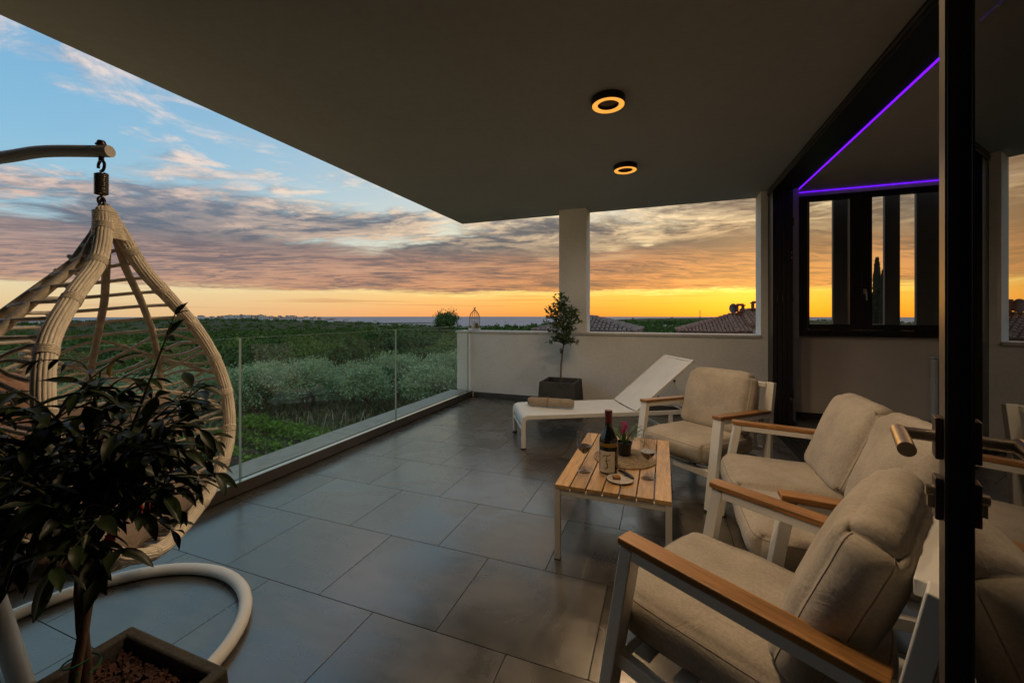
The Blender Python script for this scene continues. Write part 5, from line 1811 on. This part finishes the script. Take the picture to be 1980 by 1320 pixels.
def tree_proto(kind, seed):
    """returns crown mesh, trunk mesh for a tree standing on its base"""
    rng = np.random.default_rng(seed)
    rr = random.Random(seed)
    tk = MB()
    if kind == 'olive':
        n = 9500
        nc = 40
        dd = rng.normal(size=(nc, 3))
        dd /= np.linalg.norm(dd, axis=1, keepdims=True)
        dd[:, 2] = np.where(dd[:, 2] < -0.55, -dd[:, 2], dd[:, 2])
        dd *= (0.52 + 0.40 * rng.random(nc) ** 0.5)[:, None]
        kk = rng.integers(0, nc, n)
        szc = rng.uniform(.13, .24, nc)
        P = dd[kk] + rng.normal(size=(n, 3)) * szc[kk][:, None]
        P *= np.array([1.75, 1.75, 1.22])
        P[:, 2] += 1.85
        low = P[:, 2] < 0.6
        P[low, 2] = 0.6 + 0.5 * rng.random(low.sum())
        ax = P - np.array([0, 0, 1.5])
        ax /= np.linalg.norm(ax, axis=1, keepdims=True)
        ax = ax * .5 + rng.normal(size=(n, 3)) * 0.6 + np.array([0, 0, .25])
        ax /= np.linalg.norm(ax, axis=1, keepdims=True)
        y = np.cross(ax, rng.normal(size=(n, 3)))
        y /= np.linalg.norm(y, axis=1, keepdims=True)
        Mx = np.stack([ax, y, np.cross(ax, y)], -1)
        V, F = cards(P, rng.uniform(.12, .26, n), rng.uniform(.045, .085, n), rng, mats=Mx)
        me = fast_mesh('olive_crown', V, F, M['olive'])
        tk.tube(spline([(0, 0, -.3), (.06, .03, .4), (-.03, .05, .9), (.02, 0, 1.5)], 4), [.20, .17, .15, .14, .14, .13, .12, .11, .10, .09, .08, .07, .06], 7)
        for k in range(6):
            a = k * 1.05 + rr.random()
            tk.tube(spline([(0, 0, .55), (.5 * math.cos(a), .5 * math.sin(a), 1.15), (1.05 * math.cos(a), 1.05 * math.sin(a), 1.9)], 4), [.06 - .005 * i for i in range(9)], 5)
    elif kind == 'cypress':
        n = 5200
        k = rng.random(n)
        z = 0.35 + 9.1 * k ** 0.9
        prof = 0.66 * np.sin(np.clip((z + .7) / 10.4, 0, 1) * PI) ** 0.62 * (1 - 0.35 * z / 9.6)
        a = rng.random(n) * 2 * PI
        lump = 1 + 0.16 * np.sin(a * 3 + z * 2.1) + 0.12 * rng.normal(size=n)
        r = prof * np.sqrt(rng.random(n)) ** .5 * lump
        P = np.stack([r * np.cos(a), r * np.sin(a), z], -1)
        ax = np.stack([np.cos(a) * .35, np.sin(a) * .35, np.ones(n)], -1) + rng.normal(size=(n, 3)) * .25
        ax /= np.linalg.norm(ax, axis=1, keepdims=True)
        y = np.cross(ax, rng.normal(size=(n, 3)))
        y /= np.linalg.norm(y, axis=1, keepdims=True)
        V, F = cards(P, rng.uniform(.22, .5, n), rng.uniform(.06, .13, n), rng, mats=np.stack([ax, y, np.cross(ax, y)], -1))
        me = fast_mesh('cypress_crown', V, F, M['cypress'])
        tk.tube([(0, 0, -.3), (0, 0, 4), (0, 0, 8)], [.16, .11, .04], 7)
    elif kind == 'pine':
        n = 3600
        P = crown_points(n, 2.3, 2.3, 1.5, 30, rng, 0.45)
        P[:, 2] += 5.2
        V, F = cards(P, rng.uniform(.25, .55, n), rng.uniform(.08, .18, n), rng)
        me = fast_mesh('pine_crown', V, F, M['tree_leaf_dark'])
        tk.tube(spline([(0, 0, -.3), (.1, 0, 2), (-.05, .1, 4), (0, 0, 5.6)], 4), [.24 - .014 * i for i in range(13)], 7)
        for k in range(7):
            a = k * .9 + rr.random()
            tk.tube([(0, 0, 3.8 + .15 * k), (1.3 * math.cos(a), 1.3 * math.sin(a), 4.9 + .12 * k)], [.07, .02], 5)
    else:
        n = 2000
        h = rr.uniform(1.5, 2.0)
        P = crown_points(n, rr.uniform(1.9, 2.4), rr.uniform(1.9, 2.4), h, 30, rng, 0.55)
        P[:, 2] += 2.9
        P[:, 2] = np.maximum(P[:, 2], .5 + .7 * rng.random(n))
        V, F = cards(P, rng.uniform(.25, .5, n), rng.uniform(.16, .32, n), rng)
        me = fast_mesh('broadleaf_crown', V, F, M['tree_leaf'] if seed % 2 else M['tree_leaf_dark'])
        tk.tube(spline([(0, 0, -.4), (.1, 0, .8), (0, .1, 1.8), (0, 0, 3)], 3), [.2 - .012 * i for i in range(10)], 6)
        for k in range(5):
            a = k * 1.3 + rr.random()
            tk.tube([(0, 0, 1.2), (1.1 * math.cos(a), 1.1 * math.sin(a), 2.6)], [.09, .03], 5)
    tm = bpy.data.meshes.new('trunk')
    tm.from_pydata([tuple(v) for v in tk.v], [], tk.f)
    tm.materials.append(M['bark'])
    return me, tm


def tree(name, protos, label, x, y, s, rz, group, z=None, sz=None):
    me, tm = protos
    t = thing(name, label, 'tree', (x, y, float(ground_z(np.array(x), np.array(y))) if z is None else z), rz, group)
    t.scale = (s, s, s if sz is None else sz)
    link('crown', me, t)
    link('trunk', tm, t)
    return t


OL = [tree_proto('olive', 100 + k) for k in range(4)]
BL = [tree_proto('broad', 200 + k) for k in range(6)]
CY = [tree_proto('cypress', 300 + k) for k in range(2)]
PI_ = tree_proto('pine', 401)


def px_ground(u, d):
    """ground point at depth d along the view column u (used once to survey the land)"""
    xc = (u - 990) / 781
    c, s = math.cos(YAW), math.sin(YAW)
    return c * xc * d - s * d, s * xc * d + c * d


rng = random.Random(8)
# two rows of olives beyond the vegetable plot
for row_, (d0, s0) in enumerate(((22.3, 0.84), (27.2, 0.90))):
    u = -180 + row_ * 40
    while u < 1010:
        d = d0 + rng.uniform(-.9, .9)
        x, y = px_ground(u, d)
        if not (y > 15 and x > -7.5):
            tree('olive_tree', OL[rng.randrange(4)], ('silvery olive tree in the front row of the grove, just beyond the vegetable plot' if row_ == 0 else 'silvery olive tree in the second row of the grove, behind the front olives'), x, y, s0 * rng.uniform(.80, 1.12), rng.uniform(0, 6.3), 'olive trees of the grove')
        u += rng.uniform(98, 128) * 22 / d0
# broadleaf trees behind the grove, down the slope
for d0, s0, sp_u in ((35, 0.72, 84), (41, 0.84, 76), (48, 0.95, 68), (57, 1.1, 62), (67, 1.15, 56), (79, 1.2, 50)):
    u = -160 + rng.uniform(0, 40)
    while u < 1560:
        d = d0 + rng.uniform(-3.5, 3.5)
        x, y = px_ground(u, d)
        if not (-12 < x < 14 and 10 < y < 44):
            bk_ = rng.randrange(6)
            tree('broadleaf_tree', BL[bk_], ('bright green' if bk_ % 2 else 'dark green') + ' round tree ' + ('right behind the olive grove' if d0 < 45 else 'in the middle of the wood behind the olives' if d0 < 60 else 'at the far back of the wood'), x, y, s0 * rng.uniform(.72, 1.18), rng.uniform(0, 6.3), 'broadleaf trees behind the olive grove')
        u += sp_u * rng.uniform(.8, 1.3)
x, y = px_ground(862, 62)
tree('pine_tree', PI_, 'lone dark pine standing above the wood left of the birdcage lantern', x, y, 0.74, 0.3, None, sz=1.46)
x, y = px_ground(760, 75)
tree('broadleaf_tree', BL[0], 'tall tree rising above the wood in the middle of the view over the railing', x, y, 1.5, 1.0, None)
for k, (u, d, s, lab) in enumerate(((1696, 31, 1.02, 'tall dark cypress seen through the right window sash, the taller of the two'), (1708.5, 31.4, 0.95, 'dark cypress seen through the right window sash, the shorter of the two'))):
    x, y = px_ground(u, d)
    tree('cypress_tree', CY[k], lab, x, y, 0.72, k * 1.3, 'cypress pair', sz=s * 1.18)

# the wood beyond, as one mass of crowns out to the coast
N_ = 5200
u = np_rng.uniform(-260, 1800, N_)
d = np.exp(np_rng.uniform(np.log(86), np.log(2300), N_))
xc = (u - 990) / 781
cc_, ss_ = math.cos(YAW), math.sin(YAW)
X = cc_ * xc * d - ss_ * d
Y = ss_ * xc * d + cc_ * d
Zg = ground_z(X, Y)
keep = Zg > SEA_Z + 0.8
# meadow gaps
gap = np.sin(X * 0.013 + 1.3) * np.sin(Y * 0.011 + .4) > 0.72
keep &= ~(gap & (d > 250))
keep &= ~((u > 380) & (u < 680) & (d > 1600))
X, Y, Zg, d = X[keep], Y[keep], Zg[keep], d[keep]
Vs, Fs, off = [], [], 0
for i in range(len(X)):
    far = d[i]
    n = int(np.interp(far, [86, 200, 500, 1200, 2300], [240, 110, 50, 26, 16]))
    sc = np.interp(far, [86, 300, 1000, 2300], [1.0, 1.5, 2.8, 4.5]) * np_rng.uniform(.75, 1.25)
    P = crown_points(n, 2.3 * sc, 2.3 * sc, 2.0 * min(sc, 1.7) * np_rng.uniform(.8, 1.25), 9, np_rng, .5)
    P[:, 2] = np.maximum(P[:, 2] + 2.6 * min(sc, 1.6), 0.1)
    P += np.array([X[i], Y[i], Zg[i]])
    q = np.interp(far, [86, 300, 1000, 2300], [.9, 1.6, 3.6, 6.0])
    V, F = cards(P, np_rng.uniform(.7, 1.3, n) * q, np_rng.uniform(.5, .9, n) * q, np_rng)
    Vs.append(V)
    Fs.append(F + off)
    off += len(V)
wd = link('woodland', fast_mesh('woodland', np.concatenate(Vs), np.concatenate(Fs), M['wood_far']))
wd['kind'] = 'stuff'

# ------------------------------------------------------------------ vegetable plot below the terrace
def soil_sheet(x0, x1, y0, y1, name):
    nx, ny = 60, 40
    xs, ys = np.linspace(x0, x1, nx), np.linspace(y0, y1, ny)
    xx, yy_ = np.meshgrid(xs, ys, indexing='ij')
    zz = -3.985 + 0.05 * np.sin(yy_ * 7.5) + 0.02 * np_rng.normal(size=xx.shape)
    V = np.stack([xx, yy_, zz], -1).reshape(-1, 3)
    i, j = np.meshgrid(np.arange(nx - 1), np.arange(ny - 1), indexing='ij')
    a = (i * ny + j).ravel()
    F = np.stack([a, a + ny, a + ny + 1, a + 1], 1)
    o = link(name, fast_mesh(name, V, F, simple('red_earth', (.085, .038, .022), 0.95, var=0.4, nscale=1.2, bscale=9, bstr=0.8, bdist=0.05, fine=0.4), True))
    o['kind'] = 'structure'
    return o


soil_sheet(-18.5, -5.5, 6.5, 12.3, 'garden_soil')
# leafy rows
P = []
for row_y, dens_, w in ((0.0, 3600, .30), (-1.1, 900, .2), (-2.0, 500, .2)):
    t_ = np_rng.random(dens_)
    x = -19.0 + 12.5 * t_
    y = 13.7 - (x + 19) * 0.14 + row_y * 1.3 + np_rng.normal(size=dens_) * w
    z = -3.93 + np_rng.random(dens_) * (.42 if row_y == 0 else .24)
    P.append(np.stack([x, y, z], -1))
P = np.concatenate(P)
V, F = cards(P, np_rng.uniform(.10, .22, len(P)), np_rng.uniform(.07, .15, len(P)), np_rng, up=1.6)
vg = link('vegetable_rows', fast_mesh('vegetable_rows', V, F, M['veg']))
vg['kind'] = 'stuff'
# tall grass under the olives, shorter grass in front
n = 9000
u = np_rng.uniform(-200, 1000, n)
d = np_rng.uniform(10, 27, n)
xc = (u - 990) / 781
P = np.stack([cc_ * xc * d - ss_ * d, ss_ * xc * d + cc_ * d, np.full(n, -3.9)], -1)
ok = ~((P[:, 0] > -17) & (P[:, 1] < 14.4)) & (P[:, 0] < -7)
P = P[ok]
P[:, 2] = ground_z(P[:, 0], P[:, 1]) + .13
ax = np.array([0, 0, 1.0]) + np_rng.normal(size=P.shape) * .35
ax /= np.linalg.norm(ax, axis=1, keepdims=True)
yv = np.cross(ax, np_rng.normal(size=P.shape))
yv /= np.linalg.norm(yv, axis=1, keepdims=True)
Mx = np.stack([ax, yv, np.cross(ax, yv)], -1)
V, F = cards(P, np_rng.uniform(.25, .6, len(P)), np_rng.uniform(.05, .16, len(P)), np_rng, mats=Mx)
dg = link('dry_grass', fast_mesh('dry_grass', V, F, M['drygrass']))
dg['kind'] = 'stuff'
n = 7000
x = np_rng.uniform(-17, -3.6, n)
y = np_rng.uniform(3, 12.5, n)
cl_ = np.sin(x * 1.7) * np.sin(y * 2.3 + 1) + np_rng.normal(size=n) * .4 > 0.45
P = np.stack([x, y, np.full(n, -3.93)], -1)[cl_]
ax = np.array([0, 0, 1.0]) + np_rng.normal(size=P.shape) * .5
ax /= np.linalg.norm(ax, axis=1, keepdims=True)
yv = np.cross(ax, np_rng.normal(size=P.shape))
yv /= np.linalg.norm(yv, axis=1, keepdims=True)
V, F = cards(P, np_rng.uniform(.15, .32, len(P)), np_rng.uniform(.06, .15, len(P)), np_rng, mats=np.stack([ax, yv, np.cross(ax, yv)], -1))
gg = link('grass', fast_mesh('grass', V, F, M['grass']))
gg['kind'] = 'stuff'

sk = None
rng = random.Random(4)
for k, u in enumerate((571, 579, 593, 597, 607, 625, 646, 659, 668, 696, 708)):
    x, y = px_ground(u, 19.0 + rng.uniform(-.6, .6))
    if sk is None:
        b = MB().tube([(0, 0, -0.2), (0.004, 0, 0.35), (0, 0.004, 0.72)], [.019, .018, .014], 6)
        sk = b.build('wooden_stake', M['stake'], None, smooth=True)
        o = sk
    else:
        o = sk.copy()
        COL.objects.link(o)
    o.location = (x, y, -4.0)
    o.rotation_euler = (rng.gauss(0, .12), rng.gauss(0, .16) + (0.45 if k == 3 else 0), rng.uniform(0, 6))
    tag(o, 'thin pale wooden stake in front of the olives, ' + ('leftmost', 'second', 'third', 'fourth', 'fifth', 'sixth', 'seventh', 'eighth', 'ninth', 'tenth', 'rightmost')[k] + ' of the row of stakes' if k != 3 else 'pale wooden stake leaning strongly among the upright stakes of the vegetable plot', 'stake', 'stakes in the vegetable plot')
fp = thing('fence_post', 'short dark post beside the red earth at the edge of the garden', 'post', (-8.6, 7.3, -4.0))
MB().lathe([(0.05, -0.2), (0.05, 0.75), (0.058, 0.76), (0.058, 0.80), (0.0, 0.815)], 10).build('post', M['black'], fp, smooth=True)

# ------------------------------------------------------------------ neighbouring tiled roofs
def rib_roof(quad, spacing, r, mat, parent, name='roof_tiles'):
    """barrel tiles running from eave to ridge over a planar polygon; quad = eave-left, eave-right, ridge-right, ridge-left"""
    a, b_, c, d_ = [Vector(p) for p in quad]
    nrm = (b_ - a).cross(d_ - a).normalized()
    if nrm.z < 0:
        nrm = -nrm
    ex = (b_ - a).normalized()
    ey = nrm.cross(ex)
    if ey.z < 0:
        ey = -ey
    to2 = lambda p: ((p - a).dot(ex), (p - a).dot(ey))
    A, B, C, D = to2(a), to2(b_), to2(c), to2(d_)
    H = max(C[1], D[1])
    m = MB()
    m.add([a - nrm * .05, b_ - nrm * .05, c - nrm * .05, d_ - nrm * .05, a - nrm * .16, b_ - nrm * .16, c - nrm * .16, d_ - nrm * .16],
          [(0, 1, 2, 3), (4, 7, 6, 5), (0, 4, 5, 1), (1, 5, 6, 2), (2, 6, 7, 3), (3, 7, 4, 0)])
    x = spacing / 2
    rr = random.Random(int(abs(a.x * 100)))
    while x < B[0]:
        top = H
        if x < D[0]:
            top = H * x / max(D[0], 1e-6)
        elif x > C[0]:
            top = H * (B[0] - x) / max(B[0] - C[0], 1e-6)
        if top > 0.25:
            nseg = max(1, int(top / 0.38))
            pts, rad = [], []
            for i in range(nseg):
                y0, y1 = top * i / nseg, top * (i + 1) / nseg
                j = rr.uniform(-.012, .012)
                p0 = a + ex * (x + j) + ey * y0
                p1 = a + ex * (x + j) + ey * y1
                vs, n5 = [], 5
                for (p, rd_, lift) in ((p0, r, .045), (p1, r * .86, .012)):
                    for k in range(n5):
                        t = PI * k / (n5 - 1)
                        vs.append(p + ex * (math.cos(t) * rd_) + nrm * (math.sin(t) * rd_ + lift - .04))
                m.add(vs, [(k, k + 1, n5 + k + 1, n5 + k) for k in range(n5 - 1)] + [tuple(range(n5 - 1, -1, -1))])
        x += spacing
    o = m.build(name, mat, parent)
    o['kind'] = 'stuff'
    return o


def hip_caps(pts, mat, parent, r=.13):
    m = MB()
    for p, q in pts:
        p, q = Vector(p), Vector(q)
        n = max(2, int((q - p).length / .4))
        for i in range(n):
            m.tube([p.lerp(q, i / n) + Vector((0, 0, .03)), p.lerp(q, (i + 1) / n) + Vector((0, 0, .0))], [r, r * .85], 8)
    return m.build('ridge_tiles', mat, parent, smooth=True)


def chimney(parent, x, y, z, h, w=0.30):
    m = MB()
    m.box(x - w / 2, x + w / 2, y - w / 2, y + w / 2, z - 1.2, z + h)
    c = m.build('chimney', M['brick'], parent)
    p = MB()
    for sx in (-1, 1):
        for sy in (-1, 1):
            p.box(x + sx * (w / 2 + .02) - .06, x + sx * (w / 2 + .02) + .06, y + sy * (w / 2 + .02) - .06, y + sy * (w / 2 + .02) + .06, z + h + .0625, z + h + .40)
    p.box(x - w / 2 - .1, x + w / 2 + .1, y - w / 2 - .1, y + w / 2 + .1, z + h + .002, z + h + .06)
    p.box(x - w / 2 - .13, x + w / 2 + .13, y - w / 2 - .13, y + w / 2 + .13, z + h + .402, z + h + .48)
    p.box(x - w / 2 - .04, x + w / 2 + .04, y - w / 2 - .04, y + w / 2 + .04, z + h + .482, z + h + .55)
    p.build('chimney_cap', M['brick'], c)


nh = thing('house', 'ochre neighbour house with a brown tiled hip roof and two brick chimneys', 'house', (0, 0, 0))
e0, rz_ = 0.27, 1.27
MB().box(1.15, 6.6, 27.35, 33.6, -5.2, e0 - .08).build('wall', M['house_wall'], nh)
rib_roof([(.81, 27, e0), (4.1, 27, e0), (4.1, 30.5, rz_), (4.05, 30.5, rz_)], .21, .10, M['roof_tile'], nh)
rib_roof([(.81, 34, e0), (.81, 27, e0), (4.05, 30.5, rz_), (4.05, 30.52, rz_)], .21, .10, M['roof_tile'], nh)
rib_roof([(4.102, 26.98, e0 + .06), (4.9, 26.98, e0 + .06), (4.9, 30.48, rz_ + .04), (4.102, 30.48, rz_ + .04)], .21, .10, M['roof_tile'], nh)
rib_roof([(4.905, 27.6, .66), (6.95, 27.6, .66), (6.95, 31.2, 1.60), (4.905, 31.2, 1.60)], .21, .10, M['roof_tile'], nh)
rib_roof([(6.95, 34.8, .66), (4.905, 34.8, .66), (4.905, 31.2, 1.60), (6.95, 31.2, 1.60)], .21, .10, M['roof_tile'], nh)
hip_caps([((.81, 27, e0), (4.05, 30.5, rz_)), ((4.05, 30.5, rz_ + .02), (4.9, 30.5, rz_ + .06)), ((4.905, 31.2, 1.62), (6.95, 31.2, 1.62)), ((4.93, 27.6, .70), (4.93, 31.2, 1.64))], M['roof_tile'], nh)
MB().box(4.92, 6.85, 27.75, 33.5, e0 - .079, .60).build('wall', M['house_white'], nh)
MB().box(.75, 4.9, 26.93, 26.99, e0 - .12, e0 - .03).build('gutter', M['dark_steel'], nh)
MB().box(4.91, 7.0, 27.52, 27.58, .53, .62).build('gutter', M['dark_steel'], nh)
chimney(nh, 4.72, 30.2, 1.20, .30)
chimney(nh, 5.75, 30.9, 1.50, .18)
for wx in (2.0, 3.6, 5.6):
    f_ = MB().box(wx - .45, wx + .45, 27.30, 27.346, -2.2, -.7).build('window', M['house_white'], nh)
    MB().box(wx - .39, wx + .39, 27.28, 27.298, -2.14, -.76).build('pane', M['anthracite'], f_)
ds = thing('satellite_dish', 'round grey satellite dish on the roof beside the left brick chimney', 'satellite dish', (4.28, 30.35, rz_ + .05), R(35))
b = MB()
prof = [(.002, .0), (.12, .012), (.24, .05), (.33, .10)]
vs, n = [], 22
for s_, (r, z) in enumerate(prof + [(r - .004, z - .012) for r, z in prof[::-1]]):
    for k in range(n):
        a = 2 * PI * k / n
        vs.append((r * math.cos(a), -z, .42 + r * math.sin(a)))
m_ = len(prof) * 2
b.add(vs, [(i * n + k, i * n + (k + 1) % n, (i + 1) * n + (k + 1) % n, (i + 1) * n + k) for i in range(m_ - 1) for k in range(n)])
b.build('dish', M['dish'], ds, smooth=True)
MB().tube([(0, .02, -.1), (0, .02, .42)], .022, 8).tube([(0, -.02, .12), (0, -.42, .30)], .012, 6).build('mast', M['dark_steel'], ds, smooth=True)
MB().tube([(0, -.40, .29), (0, -.46, .34)], .035, 8).build('receiver', M['dark_steel'], ds, smooth=True)

nl_ = thing('house', 'neighbour house with a low greyish hip roof partly hidden behind the column', 'house', (-3.5, 21.0, 0))
e1, p1, q_ = 0.55, 1.22, 2.45
MB().box(-2.15, 2.15, -2.15, 2.15, -4.6, e1 - .08).build('wall', M['house_white'], nl_)
cs_ = [(-q_, -q_, e1), (q_, -q_, e1), (q_, q_, e1), (-q_, q_, e1)]
pk = (0.0, 0.0, p1)
for k in range(4):
    a, b_ = cs_[k], cs_[(k + 1) % 4]
    rib_roof([a, b_, (pk[0] + .001 * k, pk[1], p1), pk], .20, .095, M['roof_tile_grey'], nl_)
hip_caps([(c, pk) for c in cs_], M['roof_tile_grey'], nl_, .11)
MB().box(-q_, q_, -q_ - .06, -q_ - .005, e1 - .10, e1 - .02).build('gutter', M['dark_steel'], nl_)
for wx in (-1.0, 1.0):
    f_ = MB().box(wx - .4, wx + .4, -2.19, -2.152, -2.2, -.9).build('window', M['house_wall'], nl_)
    MB().box(wx - .34, wx + .34, -2.21, -2.192, -2.14, -.96).build('pane', M['anthracite'], f_)

# ------------------------------------------------------------------ far town on the headland, mast
def far_house_mesh(name, w, l, h, wall):
    b = MB()
    b.box(-w / 2, w / 2, -l / 2, l / 2, -6, h)
    b.cur = 1
    e = .4
    rh = h + w * .22
    vs = [(-w / 2 - e, -l / 2 - e, h + .01), (w / 2 + e, -l / 2 - e, h + .01), (w / 2 + e, l / 2 + e, h + .01), (-w / 2 - e, l / 2 + e, h + .01), (0, -l / 2 + w * .3, rh), (0, l / 2 - w * .3, rh)]
    b.add(vs, [(0, 1, 4), (1, 2, 5, 4), (2, 3, 5), (3, 0, 4, 5), (3, 2, 1, 0)])
    me = bpy.data.meshes.new(name)
    me.from_pydata(b.v, [], b.f)
    me.materials.append(wall)
    me.materials.append(M['far_roof'])
    me.polygons.foreach_set('material_index', b.mi)
    return me


FH = [far_house_mesh('far_house', w, l, h, M[wm_]) for w, l, h, wm_ in ((9, 13, 6, 'white_paint'), (11, 11, 8, 'house_white'), (8, 16, 5, 'white_paint'), (12, 20, 9, 'white_paint'), (9, 10, 7, 'house_wall'))]
rng = random.Random(19)
n = 0
while n < 150:
    u = rng.gauss(520, 95)
    d_ = rng.uniform(1750, 2650)
    if not 385 < u < 780:
        continue
    x, y = px_ground(u, d_)
    z = float(ground_z(np.array(x), np.array(y)))
    if z < SEA_Z + 1.5:
        continue
    hk_ = rng.randrange(5)
    o = link('town_house', FH[hk_])
    o.location = (x, y, z + 3.0)
    o.rotation_euler = (0, 0, rng.uniform(0, 6.3))
    s = rng.uniform(.8, 1.35)
    o.scale = (s, s, s)
    tag(o, 'tiny ' + ('white low', 'pale tall', 'white long', 'white large', 'ochre')[hk_] + ' house in the town on the far headland', 'house', 'houses of the far town')
    n += 1
x, y = px_ground(513, 2350)
ct = thing('church_tower', 'tiny bell tower rising above the far town on the headland', 'tower', (x, y, float(ground_z(np.array(x), np.array(y)))))
MB().box(-3, 3, -3, 3, -5, 26).build('tower_shaft', M['house_white'], ct)
MB().box(-2.4, 2.4, -2.4, 2.4, 26.05, 31).build('belfry', M['house_wall'], ct)
MB().lathe([(3.4, 31.05), (0.0, 43)], 4).build('spire', M['far_roof'], ct)
x, y = px_ground(1353.5, 420)
ms = thing('radio_mast', 'thin distant mast rising from the wood left of the ochre house roof', 'mast', (x, y, float(ground_z(np.array(x), np.array(y)))))
zt = 1.3 + 10 * 420 / 781 - ms.location.z
MB().tube([(0, 0, 0), (0, 0, zt * .6), (0, 0, zt)], [.5, .38, .14], 6).build('pole', M['dark_steel'], ms)
mm = MB()
for k in range(5):
    mm.bar((-.9, 0, zt * (.80 + .04 * k)), (.9, 0, zt * (.80 + .04 * k)), .15, .15)
mm.build('aerials', M['dark_steel'], ms)
